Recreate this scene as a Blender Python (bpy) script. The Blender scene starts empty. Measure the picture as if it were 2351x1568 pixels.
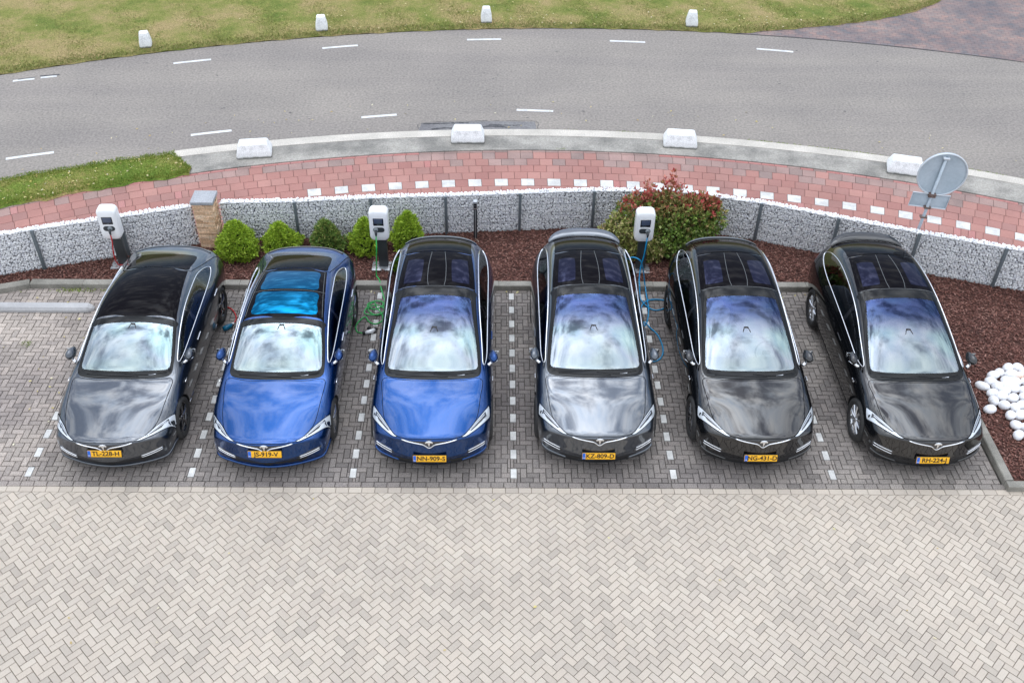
import bpy, bmesh, math, random
import numpy as np
from mathutils import Vector, Matrix
from mathutils.bvhtree import BVHTree
from mathutils.geometry import delaunay_2d_cdt
random.seed(7); rng = np.random.default_rng(7)
SC = bpy.context.scene; COL = SC.collection
R = math.radians

# ------------------------------------------------------------------ camera
cam_d = bpy.data.cameras.new('camera'); cam = bpy.data.objects.new('camera', cam_d); COL.objects.link(cam)
cam_d.sensor_width = 36.0; cam_d.lens = 2296.27 / 2351 * 36; cam_d.clip_end = 2000; cam_d.clip_start = 0.1
rt = Vector((0.99984598, -0.00860626, 0.01529519)); dn = Vector((0.00609758, -0.6468688, -0.76257693)); fw = Vector((0.01645692, 0.76255274, -0.6467167))
cam.matrix_world = Matrix(((rt.x, -dn.x, -fw.x, 0), (rt.y, -dn.y, -fw.y, 0), (rt.z, -dn.z, -fw.z, 11.96767), (0, 0, 0, 1)))
SC.camera = cam

# ------------------------------------------------------------------ world, sun, exposure
SUN_EL, SUN_AZ = 64.0, -8.0            # azimuth from +y towards +x
w = bpy.data.worlds.new("World"); SC.world = w; w.use_nodes = True
nt = w.node_tree; N = nt.nodes; L = nt.links
for n in list(N): N.remove(n)
out = N.new('ShaderNodeOutputWorld'); bg = N.new('ShaderNodeBackground'); sky = N.new('ShaderNodeTexSky')
sky.sky_type = 'NISHITA'; sky.sun_disc = False; sky.sun_elevation = R(SUN_EL); sky.sun_rotation = R(SUN_AZ)
sky.air_density = 1.0; sky.dust_density = 0.6; sky.ozone_density = 1.6
tc = N.new('ShaderNodeTexCoord'); sep = N.new('ShaderNodeSeparateXYZ'); L.new(tc.outputs['Generated'], sep.inputs[0])
mx = N.new('ShaderNodeMath'); mx.operation = 'ADD'; mx.inputs[1].default_value = 0.22; mx0 = N.new('ShaderNodeMath'); mx0.operation = 'MAXIMUM'; mx0.inputs[1].default_value = 0.0; L.new(sep.outputs['Z'], mx0.inputs[0]); L.new(mx0.outputs[0], mx.inputs[0])
dx = N.new('ShaderNodeMath'); dx.operation = 'DIVIDE'; L.new(sep.outputs['X'], dx.inputs[0]); L.new(mx.outputs[0], dx.inputs[1])
dy = N.new('ShaderNodeMath'); dy.operation = 'DIVIDE'; L.new(sep.outputs['Y'], dy.inputs[0]); L.new(mx.outputs[0], dy.inputs[1])
cmb = N.new('ShaderNodeCombineXYZ'); L.new(dx.outputs[0], cmb.inputs[0]); L.new(dy.outputs[0], cmb.inputs[1])
mp = N.new('ShaderNodeMapping'); mp.inputs['Scale'].default_value = (1.0, 1.5, 1); mp.inputs['Location'].default_value = (3.1, 7.75, 0); L.new(cmb.outputs[0], mp.inputs[0])
cn = N.new('ShaderNodeTexNoise'); cn.inputs['Scale'].default_value = 7.0; cn.inputs['Detail'].default_value = 7; cn.inputs['Roughness'].default_value = 0.58; cn.inputs['Distortion'].default_value = 0.1
L.new(mp.outputs[0], cn.inputs['Vector'])
cr = N.new('ShaderNodeValToRGB'); cr.color_ramp.elements[0].position = 0.40; cr.color_ramp.elements[1].position = 0.68
cr.color_ramp.interpolation = 'EASE'; bz = N.new('ShaderNodeMapRange'); bz.interpolation_type = 'SMOOTHSTEP'; bz.inputs['From Min'].default_value = 0.9; bz.inputs['From Max'].default_value = -0.10; bz.inputs['To Min'].default_value = -0.05; bz.inputs['To Max'].default_value = 0.13; L.new(dy.outputs[0], bz.inputs[0])
ba = N.new('ShaderNodeMath'); ba.operation = 'ADD'; L.new(cn.outputs[0], ba.inputs[0]); L.new(bz.outputs[0], ba.inputs[1]); L.new(ba.outputs[0], cr.inputs[0])
cn2 = N.new('ShaderNodeTexNoise'); cn2.inputs['Scale'].default_value = 11.0; cn2.inputs['Detail'].default_value = 6; L.new(mp.outputs[0], cn2.inputs['Vector'])
cc = N.new('ShaderNodeValToRGB'); cc.color_ramp.elements[0].position = 0.3; cc.color_ramp.elements[0].color = (9.0, 10.6, 13.0, 1); cc.color_ramp.elements[1].position = 0.7; cc.color_ramp.elements[1].color = (17.0, 17.2, 17.6, 1)
L.new(cn2.outputs[0], cc.inputs[0])
# the cloud in front of the sun is the brightest
dt = N.new('ShaderNodeVectorMath'); dt.operation = 'DOT_PRODUCT'; L.new(tc.outputs['Generated'], dt.inputs[0]); dt.inputs[1].default_value = (math.sin(R(SUN_AZ)) * math.cos(R(SUN_EL)), math.cos(R(SUN_AZ)) * math.cos(R(SUN_EL)), math.sin(R(SUN_EL)))
dm_ = N.new('ShaderNodeMath'); dm_.operation = 'MAXIMUM'; dm_.inputs[1].default_value = 0.0; L.new(dt.outputs['Value'], dm_.inputs[0])
dp = N.new('ShaderNodeMath'); dp.operation = 'POWER'; dp.inputs[1].default_value = 13.0; L.new(dm_.outputs[0], dp.inputs[0])
dl = N.new('ShaderNodeMath'); dl.operation = 'MULTIPLY_ADD'; dl.inputs[1].default_value = 2.6; dl.inputs[2].default_value = 0.80; L.new(dp.outputs[0], dl.inputs[0])
cs = N.new('ShaderNodeVectorMath'); cs.operation = 'SCALE'; L.new(cc.outputs[0], cs.inputs[0]); L.new(dl.outputs[0], cs.inputs['Scale'])
mixc = N.new('ShaderNodeMix'); mixc.data_type = 'RGBA'
L.new(cr.outputs[0], mixc.inputs[0]); L.new(sky.outputs[0], mixc.inputs[6]); L.new(cs.outputs[0], mixc.inputs[7])
L.new(mixc.outputs[2], bg.inputs[0]); bg.inputs[1].default_value = 0.12; L.new(bg.outputs[0], out.inputs[0])
sd = bpy.data.lights.new('sun', 'SUN'); sun = bpy.data.objects.new('sun', sd); COL.objects.link(sun)
sd.energy = 0.8; sd.angle = R(100); sd.color = (1.0, 0.97, 0.93)   # bright broken cloud: a wide soft sun
sdir = Vector((math.sin(R(SUN_AZ)) * math.cos(R(SUN_EL)), math.cos(R(SUN_AZ)) * math.cos(R(SUN_EL)), math.sin(R(SUN_EL))))
sun.rotation_euler = sdir.to_track_quat('Z', 'Y').to_euler()
SC.view_settings.view_transform = 'Standard'; SC.view_settings.look = 'None'; SC.view_settings.exposure = 0.19; SC.view_settings.gamma = 1.0

# ------------------------------------------------------------------ material helpers
def mat(name, col, rough=0.6, metal=0.0, spec=0.5, coat=0.0, coat_rough=0.03, coat_ior=1.5, emit=None):
    m = bpy.data.materials.new(name); m.use_nodes = True
    b = m.node_tree.nodes['Principled BSDF']
    b.inputs['Base Color'].default_value = (*col, 1); b.inputs['Roughness'].default_value = rough; b.inputs['Metallic'].default_value = metal
    b.inputs['Specular IOR Level'].default_value = spec; b.inputs['Coat Weight'].default_value = coat; b.inputs['Coat Roughness'].default_value = coat_rough; b.inputs['Coat IOR'].default_value = coat_ior
    return m
def nodes(m): return m.node_tree.nodes, m.node_tree.links, m.node_tree.nodes['Principled BSDF']
def ramp(N, stops, interp='LINEAR'):
    r = N.new('ShaderNodeValToRGB'); e = r.color_ramp.elements; r.color_ramp.interpolation = interp
    while len(e) > 1: e.remove(e[-1])
    e[0].position = stops[0][0]; e[0].color = (*stops[0][1], 1)
    for p, c in stops[1:]:
        k = e.new(p); k.color = (*c, 1)
    return r
def noise(N, L, scale, detail=4, rough=0.55, vec=None, dist=0.0):
    n = N.new('ShaderNodeTexNoise'); n.inputs['Scale'].default_value = scale; n.inputs['Detail'].default_value = detail; n.inputs['Roughness'].default_value = rough; n.inputs['Distortion'].default_value = dist
    if vec is None:
        t = N.new('ShaderNodeTexCoord'); vec = t.outputs['Object']
    L.new(vec, n.inputs['Vector']); return n
def mixrgb(N, L, a, b, fac, mode='MIX'):
    m = N.new('ShaderNodeMix'); m.data_type = 'RGBA'; m.blend_type = mode
    for i, v in ((0, fac), (6, a), (7, b)):
        if isinstance(v, (float, int)): m.inputs[i].default_value = v
        elif isinstance(v, tuple): m.inputs[i].default_value = (*v, 1) if len(v) == 3 else v
        else: L.new(v, m.inputs[i])
    return m.outputs[2]
def bump(N, L, b, h, strength=0.3, dist=0.01):
    n = N.new('ShaderNodeBump'); n.inputs['Strength'].default_value = strength; n.inputs['Distance'].default_value = dist
    L.new(h, n.inputs['Height']); L.new(n.outputs[0], b.inputs['Normal'])
def noisy(name, c1, c2, scale=3, fine=60, rough=0.85, bs=0.3, bd=0.004, detail=6, lo=0.35, hi=0.65, fine_amt=0.25):
    m = mat(name, c1, rough); N, L, b = nodes(m)
    n = noise(N, L, scale, detail); r = ramp(N, [(lo, c1), (hi, c2)]); L.new(n.outputs[0], r.inputs[0])
    f = noise(N, L, fine, 3); fr = ramp(N, [(0.3, (1 - fine_amt,) * 3), (0.7, (1 + fine_amt,) * 3)]); L.new(f.outputs[0], fr.inputs[0])
    L.new(mixrgb(N, L, r.outputs[0], fr.outputs[0], 1.0, 'MULTIPLY'), b.inputs['Base Color'])
    bump(N, L, b, f.outputs[0], bs, bd); return m
def island(name, cols, rough=0.85, fine=80, fine_amt=0.2, big=None, bs=0.25, bd=0.003, spec=0.4):
    """colour per loose piece (brick, stone, leaf) from the given stops, times fine grain, times optional large patches"""
    m = mat(name, cols[0], rough, spec=spec); N, L, b = nodes(m)
    g = N.new('ShaderNodeNewGeometry'); r = ramp(N, [(i / max(1, len(cols) - 1), c) for i, c in enumerate(cols)]); L.new(g.outputs['Random Per Island'], r.inputs[0])
    f = noise(N, L, fine, 3); fr = ramp(N, [(0.3, (1 - fine_amt,) * 3), (0.7, (1 + fine_amt,) * 3)]); L.new(f.outputs[0], fr.inputs[0])
    c = mixrgb(N, L, r.outputs[0], fr.outputs[0], 1.0, 'MULTIPLY')
    if big:
        n = noise(N, L, big[0], 4); rr = ramp(N, [(0.35, big[1]), (0.65, big[2])]); L.new(n.outputs[0], rr.inputs[0])
        c = mixrgb(N, L, c, rr.outputs[0], 1.0, 'MULTIPLY')
    L.new(c, b.inputs['Base Color']); bump(N, L, b, f.outputs[0], bs, bd); return m

# ------------------------------------------------------------------ mesh helpers
def link(o, parent=None):
    COL.objects.link(o)
    if parent is not None: o.parent = parent
    return o
def tag(o, label=None, cat=None, group=None, kind=None):
    if label: o['label'] = label
    if cat: o['category'] = cat
    if group: o['group'] = group
    if kind: o['kind'] = kind
    return o
def empty(name, loc, rz=0.0):
    o = bpy.data.objects.new(name, None); o.location = loc; o.rotation_euler = (0, 0, rz); o.empty_display_size = 0.2
    return link(o)
def mk(name, verts, faces, m, parent=None, smooth=False, normals=None):
    me = bpy.data.meshes.new(name); me.from_pydata([tuple(v) for v in verts], [], [tuple(f) for f in faces]); me.update()
    if m: me.materials.append(m)
    if smooth: me.polygons.foreach_set('use_smooth', [True] * len(me.polygons))
    if normals is not None: me.normals_split_custom_set_from_vertices([tuple(n) for n in normals])
    o = bpy.data.objects.new(name, me); return link(o, parent)
def fastmesh(name, V, F, m, parent=None, smooth=False, kind=None):
    """V (n,3), F (m,k) uniform faces"""
    me = bpy.data.meshes.new(name); n, k = F.shape
    me.vertices.add(len(V)); me.vertices.foreach_set('co', np.asarray(V, np.float32).ravel())
    me.loops.add(n * k); me.loops.foreach_set('vertex_index', F.astype(np.int32).ravel())
    me.polygons.add(n); me.polygons.foreach_set('loop_start', np.arange(0, n * k, k, dtype=np.int32))
    if smooth: me.polygons.foreach_set('use_smooth', np.ones(n, bool))
    me.materials.append(m); me.update(calc_edges=True); me.validate()
    o = bpy.data.objects.new(name, me)
    if kind: o['kind'] = kind
    return link(o, parent)
def scatter(tv, tf, P, Rm, S):
    """template verts (a,3) / faces (b,k); positions (n,3), rotations (n,3,3), scales (n,3) -> V,F"""
    n = len(P); V = (tv[None] * S[:, None, :]); V = np.einsum('nij,naj->nai', Rm, V) + P[:, None, :]
    F = tf[None] + (np.arange(n) * len(tv))[:, None, None]
    return V.reshape(-1, 3), F.reshape(-1, tf.shape[1])
def rotz(a):
    c, s = np.cos(a), np.sin(a); M = np.zeros((len(a), 3, 3)); M[:, 0, 0] = c; M[:, 0, 1] = -s; M[:, 1, 0] = s; M[:, 1, 1] = c; M[:, 2, 2] = 1; return M
def randrot(n):
    q = rng.normal(size=(n, 4)); q /= np.linalg.norm(q, axis=1)[:, None]; w_, x, y, z = q.T
    return np.stack([np.stack([1 - 2 * (y * y + z * z), 2 * (x * y - z * w_), 2 * (x * z + y * w_)], 1), np.stack([2 * (x * y + z * w_), 1 - 2 * (x * x + z * z), 2 * (y * z - x * w_)], 1), np.stack([2 * (x * z - y * w_), 2 * (y * z + x * w_), 1 - 2 * (x * x + y * y)], 1)], 1)
def frames(D, roll=None):
    """rotation whose local z follows directions D"""
    D = D / np.linalg.norm(D, axis=1)[:, None]; up = np.where(np.abs(D[:, 2:3]) > 0.95, np.array([[1., 0, 0]]), np.array([[0., 0, 1]]))
    X = np.cross(up, D); X /= np.linalg.norm(X, axis=1)[:, None]; Y = np.cross(D, X)
    if roll is not None:
        c, s = np.cos(roll)[:, None], np.sin(roll)[:, None]; X, Y = X * c + Y * s, Y * c - X * s
    return np.stack([X, Y, D], 2)
def ico(sub=1):
    bm = bmesh.new(); bmesh.ops.create_icosphere(bm, subdivisions=sub, radius=1.0)
    v = np.array([x.co[:] for x in bm.verts]); f = np.array([[q.index for q in t.verts] for t in bm.faces]); bm.free(); return v, f
def boxm(name, size, m, parent=None, loc=(0, 0, 0), bev=0.01, rot=None, taper=1.0, seg=2, smooth=True):
    bm = bmesh.new(); bmesh.ops.create_cube(bm, size=1.0)
    for v in bm.verts:
        k = taper if v.co.z > 0 else 1.0
        v.co = Vector((v.co.x * size[0] * k, v.co.y * size[1] * k, v.co.z * size[2]))
    if bev > 0: bmesh.ops.bevel(bm, geom=bm.edges[:], offset=bev, segments=seg, affect='EDGES', profile=0.5)
    if rot: bmesh.ops.rotate(bm, cent=(0, 0, 0), matrix=rot, verts=bm.verts)
    bmesh.ops.translate(bm, vec=loc, verts=bm.verts)
    me = bpy.data.meshes.new(name); bm.to_mesh(me); bm.free(); me.materials.append(m)
    if smooth: me.polygons.foreach_set('use_smooth', [True] * len(me.polygons)); me.set_sharp_from_angle(angle=R(35))
    return link(bpy.data.objects.new(name, me), parent)
def catmull(P, n=8, closed=False):
    P = [Vector(p) for p in P]; out_ = []; m_ = len(P); rngi = range(m_ if closed else m_ - 1)
    for i in rngi:
        p0 = P[(i - 1) % m_] if closed or i > 0 else P[0] * 2 - P[1]
        p1 = P[i]; p2 = P[(i + 1) % m_]
        p3 = P[(i + 2) % m_] if closed or i + 2 < m_ else P[-1] * 2 - P[-2]
        for j in range(n):
            t = j / n; out_.append(0.5 * ((2 * p1) + (p2 - p0) * t + (2 * p0 - 5 * p1 + 4 * p2 - p3) * t * t + (3 * p1 - p0 - 3 * p2 + p3) * t ** 3))
    if not closed: out_.append(P[-1])
    return out_
def tube_geo(path, r, sides=8, closed=False):
    V = []; F = []; n = len(path); prev = None
    for i, p in enumerate(path):
        p = Vector(p); a = Vector(path[i - 1]) if i > 0 or closed else p; b = Vector(path[(i + 1) % n]) if i < n - 1 or closed else p
        t = (b - a).normalized()
        if prev is None: u = t.orthogonal().normalized()
        else:
            u = prev - t * prev.dot(t); u = u.normalized() if u.length > 1e-6 else t.orthogonal().normalized()
        prev = u; v = t.cross(u); rr = r[i] if isinstance(r, (list, tuple)) else r
        for k in range(sides):
            an = 2 * math.pi * k / sides; V.append(p + (u * math.cos(an) + v * math.sin(an)) * rr)
    m_ = n if closed else n - 1
    for i in range(m_):
        for k in range(sides):
            a0 = i * sides + k; a1 = i * sides + (k + 1) % sides; b0 = ((i + 1) % n) * sides + k; b1 = ((i + 1) % n) * sides + (k + 1) % sides
            F.append((a0, a1, b1, b0))
    if not closed: F.append(tuple(range(sides - 1, -1, -1))); F.append(tuple(range((n - 1) * sides, n * sides)))
    return V, F
def tube(name, path, r, m, parent=None, sides=8, closed=False):
    V, F = tube_geo(path, r, sides, closed); return mk(name, V, F, m, parent, True)
def lathe_geo(prof, n=40, axis='x'):
    V = []; F = []; k = len(prof)
    for i in range(n):
        a = 2 * math.pi * i / n
        for r, h in prof:
            V.append((h, r * math.cos(a), r * math.sin(a)) if axis == 'x' else (r * math.cos(a), r * math.sin(a), h))
    for i in range(n):
        for j in range(k - 1):
            a = i * k + j; b = ((i + 1) % n) * k + j; F.append((a, b, b + 1, a + 1))
    return V, F
def poly_prism(name, pts, z0, z1, m, parent=None):
    n = len(pts); V = [(x, y, z0) for x, y in pts] + [(x, y, z1) for x, y in pts]
    return mk(name, V, [tuple(range(n - 1, -1, -1)), tuple(range(n, 2 * n))] + [(i, (i + 1) % n, n + (i + 1) % n, n + i) for i in range(n)], m, parent)
def clip(poly, nx, ny, d):
    """keep nx*x+ny*y<=d"""
    o = []
    for i in range(len(poly)):
        a = poly[i]; b = poly[(i + 1) % len(poly)]; da = nx * a[0] + ny * a[1] - d; db = nx * b[0] + ny * b[1] - d
        if da <= 0: o.append(a)
        if (da < 0 < db) or (db < 0 < da):
            t = da / (da - db); o.append((a[0] + (b[0] - a[0]) * t, a[1] + (b[1] - a[1]) * t))
    return o
def area(p): return 0.5 * sum(p[i][0] * p[(i + 1) % len(p)][1] - p[(i + 1) % len(p)][0] * p[i][1] for i in range(len(p)))
def bricks(name, polys, z, m, joint=0.006, bev=0.006, jit=0.0015, depth=0.03, kind='structure'):
    V = []; F = []
    for p in polys:
        if abs(area(p)) < 0.0009: continue
        if area(p) < 0: p = p[::-1]
        cx = sum(q[0] for q in p) / len(p); cy = sum(q[1] for q in p) / len(p)
        def ins(d):
            n = len(p); o = []
            for i in range(n):
                a, b, c = p[i - 1], p[i], p[(i + 1) % n]
                e1 = Vector((b[0] - a[0], b[1] - a[1])); e2 = Vector((c[0] - b[0], c[1] - b[1]))
                if e1.length < 1e-5 or e2.length < 1e-5: o.append(b); continue
                n1 = Vector((-e1.y, e1.x)).normalized(); n2 = Vector((-e2.y, e2.x)).normalized(); s = n1 + n2
                if s.length < 0.3: o.append(b); continue
                s = s / max(0.5, s.dot(n1)); o.append((b[0] + s.x * d, b[1] + s.y * d))
            return o
        h = z + random.uniform(-jit, jit); tx, ty = random.uniform(-.012, .012), random.uniform(-.012, .012)
        r0 = ins(joint / 2); r1 = ins(joint / 2 + bev); n = len(p); b0 = len(V)
        zz = lambda q, dz: h + dz + (q[0] - cx) * tx + (q[1] - cy) * ty
        V += [(q[0], q[1], z - depth) for q in r0] + [(q[0], q[1], zz(q, -bev * 0.6)) for q in r0] + [(q[0], q[1], zz(q, 0)) for q in r1]
        for i in range(n):
            j = (i + 1) % n; F.append((b0 + i, b0 + j, b0 + n + j, b0 + n + i)); F.append((b0 + n + i, b0 + n + j, b0 + 2 * n + j, b0 + 2 * n + i))
        F.append(tuple(b0 + 2 * n + i for i in range(n)))
    o = mk(name, V, F, m); o['kind'] = kind; return o
def herring(w_, x0, x1, y0, y1, ang=0.0, org=(0, 0)):
    """2:1 herringbone rectangles covering the box, pattern turned by ang"""
    ca, sa = math.cos(ang), math.sin(ang); cx, cy = (x0 + x1) / 2, (y0 + y1) / 2; rad = math.hypot(x1 - x0, y1 - y0) / 2 + 0.3
    du, dv = cx - org[0], cy - org[1]; uc, vc = du * ca + dv * sa, -du * sa + dv * ca
    n0 = int((uc - rad) / w_); n1 = int((uc + rad) / w_) + 1; m0 = int((vc - rad) / w_); m1 = int((vc + rad) / w_) + 1; out_ = []
    for i in range(n0, n1):
        for j in range(m0, m1):
            k = (i - j) % 4
            if k == 0: a, b = 2, 1
            elif k == 3: a, b = 1, 2
            else: continue
            q = [(i * w_, j * w_), ((i + a) * w_, j * w_), ((i + a) * w_, (j + b) * w_), (i * w_, (j + b) * w_)]
            q = [(org[0] + u * ca - v * sa, org[1] + u * sa + v * ca) for u, v in q]
            mx_, my_ = sum(p[0] for p in q) / 4, sum(p[1] for p in q) / 4
            if x0 - .15 < mx_ < x1 + .15 and y0 - .15 < my_ < y1 + .15: out_.append(q)
    return out_
def circ(c, r, x):  # y on the upper arc of a circle
    return c[1] + math.sqrt(max(0.0, r * r - (x - c[0]) ** 2))
C_FAR, R_FAR = (2.67, -9.84), 38.16
C_NEAR, R_NEAR = (0.95, -8.55), 30.66
C_ST, R_ST = (1.08, -6.27), 27.41
def band(name, lo, hi, x0, x1, n, z, m, kind='structure', side=0.0):
    """sheet between two curves y=lo(x), y=hi(x)"""
    V = []; F = []
    for i in range(n + 1):
        x = x0 + (x1 - x0) * i / n; V += [(x, lo(x), z), (x, hi(x), z)]
        if i: a = 2 * i; F.append((a - 2, a, a + 1, a - 1))
    if side:
        b = len(V); V += [(v[0], v[1], z - side) for v in V[:2 * (n + 1)]]
        for i in range(1, n + 1):
            a = 2 * i; F.append((a - 2, b + a - 2, b + a, a)); F.append((a - 1, a + 1, b + a + 1, b + a - 1))
        F.append((0, 1, b + 1, b)); F.append((2 * n, b + 2 * n, b + 2 * n + 1, 2 * n + 1))
    o = mk(name, V, F, m); o['kind'] = kind; return o

# ------------------------------------------------------------------ materials of the setting
M_ASPH = noisy('asphalt', (0.235, 0.212, 0.191), (0.273, 0.245, 0.218), 0.35, 17, 0.9, 0.5, 0.006, fine_amt=0.26)
def asphalt_tracks():
    N, L, b = nodes(M_ASPH); base = b.inputs['Base Color'].links[0].from_socket
    t = N.new('ShaderNodeTexCoord'); mp_ = N.new('ShaderNodeMapping'); mp_.inputs['Scale'].default_value = (0.10, 0.9, 1); L.new(t.outputs['Object'], mp_.inputs[0])
    n = noise(N, L, 1.0, 3, vec=mp_.outputs[0]); r = ramp(N, [(0.38, (0.93, 0.93, 0.945)), (0.6, (1.03, 1.03, 1.025))]); L.new(n.outputs[0], r.inputs[0])
    sp = noise(N, L, 6.0, 2); rs = ramp(N, [(0.2, (0.55, 0.55, 0.55)), (0.27, (1, 1, 1))]); L.new(sp.outputs[0], rs.inputs[0])
    c = mixrgb(N, L, base, r.outputs[0], 1.0, 'MULTIPLY'); L.new(mixrgb(N, L, c, rs.outputs[0], 1.0, 'MULTIPLY'), b.inputs['Base Color'])
asphalt_tracks()
M_PATCH = noisy('asphalt_patch', (0.155, 0.15, 0.155), (0.205, 0.20, 0.20), 2.0, 17, 0.85, 0.4, 0.005)
M_TAR = noisy('tar', (0.03, 0.03, 0.033), (0.07, 0.07, 0.075), 6, 60, 0.6)
M_PAINT = noisy('road_paint', (0.558, 0.558, 0.549), (0.720, 0.720, 0.711), 5, 50, 0.7, fine_amt=0.12)
M_CONC = noisy('concrete_strip', (0.197, 0.188, 0.170), (0.361, 0.340, 0.304), 1.1, 30, 0.9, 0.4, 0.006, lo=0.38, hi=0.60)
M_KERBL = noisy('concrete_edge', (0.460, 0.428, 0.378), (0.589, 0.546, 0.486), 1.4, 40, 0.9)
M_KERB = noisy('kerb_concrete', (0.20, 0.19, 0.165), (0.33, 0.31, 0.27), 2.2, 60, 0.92, 0.6, 0.006)
M_BAY = island('bay_pavers', [(0.151, 0.137, 0.130), (0.222, 0.201, 0.188), (0.180, 0.164, 0.156), (0.259, 0.234, 0.219), (0.193, 0.176, 0.166), (0.241, 0.216, 0.201)], 0.88, 60, 0.42, (0.45, (0.86, 0.84, 0.84), (1.3, 1.28, 1.22)), 0.6, 0.004)
def dusty_lit_left():  # paler left bay: sandy dust, plus the open light there painted into the colour
    N, L, b = nodes(M_BAY); base = b.inputs['Base Color'].links[0].from_socket
    t = N.new('ShaderNodeTexCoord'); s = N.new('ShaderNodeSeparateXYZ'); L.new(t.outputs['Object'], s.inputs[0])
    n = noise(N, L, 0.6, 4); a = N.new('ShaderNodeMath'); a.operation = 'MULTIPLY_ADD'; a.inputs[1].default_value = 2.2; L.new(n.outputs[0], a.inputs[0]); L.new(s.outputs[0], a.inputs[2])
    mr = N.new('ShaderNodeMapRange'); mr.inputs['From Min'].default_value = -5.0; mr.inputs['From Max'].default_value = -6.6; L.new(a.outputs[0], mr.inputs[0])
    L.new(mixrgb(N, L, base, mixrgb(N, L, base, (1.5, 1.46, 1.42), 1.0, 'MULTIPLY'), mr.outputs[0]), b.inputs['Base Color'])
dusty_lit_left()
M_LIGHT = island('light_pavers', [(0.456, 0.397, 0.334), (0.505, 0.442, 0.371), (0.478, 0.416, 0.346), (0.517, 0.458, 0.385), (0.444, 0.389, 0.330), (0.496, 0.435, 0.364), (0.400, 0.352, 0.298), (0.514, 0.446, 0.371)], 0.85, 100, 0.14, (0.5, (0.93, 0.925, 0.925), (1.05, 1.045, 1.04)), 0.45, 0.004)
M_JOINT = noisy('joint_sand', (0.112, 0.085, 0.065), (0.206, 0.153, 0.109), 3, 60, 0.95)
M_FAR = noisy('far_pavers', (0.40, 0.38, 0.355), (0.46, 0.435, 0.41), 3, 12, 0.9)
M_JOINTD = noisy('joint_dark', (0.03, 0.027, 0.024), (0.075, 0.064, 0.052), 3, 60, 0.95)
M_JOINTR = noisy('joint_red', (0.078, 0.047, 0.037), (0.132, 0.083, 0.065), 3, 60, 0.95)
M_WBRICK = noisy('white_brick', (0.500, 0.494, 0.476), (0.697, 0.689, 0.657), 4, 60, 0.8, fine_amt=0.14)
M_RED = island('red_tiles', [(0.328, 0.152, 0.131), (0.389, 0.194, 0.165), (0.357, 0.173, 0.147), (0.410, 0.211, 0.178), (0.320, 0.168, 0.147), (0.373, 0.180, 0.154)], 0.85, 60, 0.10, (0.7, (0.90, 0.92, 0.92), (1.08, 1.08, 1.08)), 0.2, 0.002)
M_REDG = island('grey_red_tiles', [(0.255, 0.188, 0.171), (0.306, 0.212, 0.190), (0.348, 0.232, 0.209), (0.281, 0.208, 0.190)], 0.88, 40, 0.14, (1.2, (0.85, 0.85, 0.85), (1.15, 1.12, 1.1)))
M_REDB = island('bright_red_tiles', [(0.403, 0.170, 0.153), (0.432, 0.212, 0.194)], 0.85)
def grass_mat(name, cols):
    m = mat(name, cols[0], 0.95, spec=0.2); N, L, b = nodes(m)
    n = noise(N, L, 0.55, 10, 0.72); r = ramp(N, [(0.36, cols[0]), (0.45, cols[1]), (0.53, cols[2]), (0.62, cols[3])]); L.new(n.outputs[0], r.inputs[0])
    f = noise(N, L, 26, 5, 0.75); fr = ramp(N, [(0.30, (0.45, 0.47, 0.42)), (0.72, (1.65, 1.62, 1.55))]); L.new(f.outputs[0], fr.inputs[0])
    L.new(mixrgb(N, L, r.outputs[0], fr.outputs[0], 1.0, 'MULTIPLY'), b.inputs['Base Color']); bump(N, L, b, f.outputs[0], 0.8, 0.03); return m
M_LAWN = grass_mat('lawn', [(0.118, 0.162, 0.034), (0.196, 0.207, 0.058), (0.270, 0.235, 0.095), (0.326, 0.252, 0.126)])
M_VERGE = grass_mat('verge_grass', [(0.108, 0.176, 0.029), (0.162, 0.221, 0.042), (0.243, 0.234, 0.072), (0.351, 0.273, 0.120)])
M_BLADE = island('grass_blades', [(0.127, 0.208, 0.035), (0.202, 0.245, 0.058), (0.316, 0.282, 0.105), (0.164, 0.196, 0.041), (0.380, 0.306, 0.151)], 0.8, fine_amt=0.05)
M_BLADEG = island('green_blades', [(0.120, 0.224, 0.026), (0.195, 0.294, 0.039), (0.300, 0.322, 0.065), (0.150, 0.210, 0.026)], 0.8, fine_amt=0.05)
M_LITTER = island('leaf_litter', [(0.55, 0.45, 0.12), (0.62, 0.56, 0.30), (0.42, 0.30, 0.10), (0.70, 0.66, 0.48)], 0.8)
M_MULCH = noisy('bark_soil', (0.055, 0.022, 0.016), (0.11, 0.045, 0.032), 5, 45, 0.95, 1.0, 0.02, fine_amt=0.5)
M_CHIP = island('bark_chips', [(0.110, 0.043, 0.034), (0.176, 0.072, 0.055), (0.071, 0.030, 0.025), (0.253, 0.114, 0.086), (0.132, 0.053, 0.040), (0.330, 0.179, 0.142), (0.093, 0.036, 0.029)], 0.85, 60, 0.25)
M_STONE = island('gabion_stone', [(0.832, 0.836, 0.859), (0.900, 0.900, 0.900), (0.900, 0.900, 0.900), (0.900, 0.900, 0.900), (0.713, 0.718, 0.756), (0.900, 0.900, 0.900), (0.900, 0.900, 0.900)], 0.6, 30, 0.12, bs=0.2)
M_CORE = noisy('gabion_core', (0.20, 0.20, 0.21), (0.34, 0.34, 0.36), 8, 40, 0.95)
M_WIRE = mat('galvanised_wire', (0.42, 0.43, 0.45), 0.5, 0.1)
M_POST = mat('grey_post', (0.14, 0.165, 0.18), 0.5, 0.3)

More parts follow.
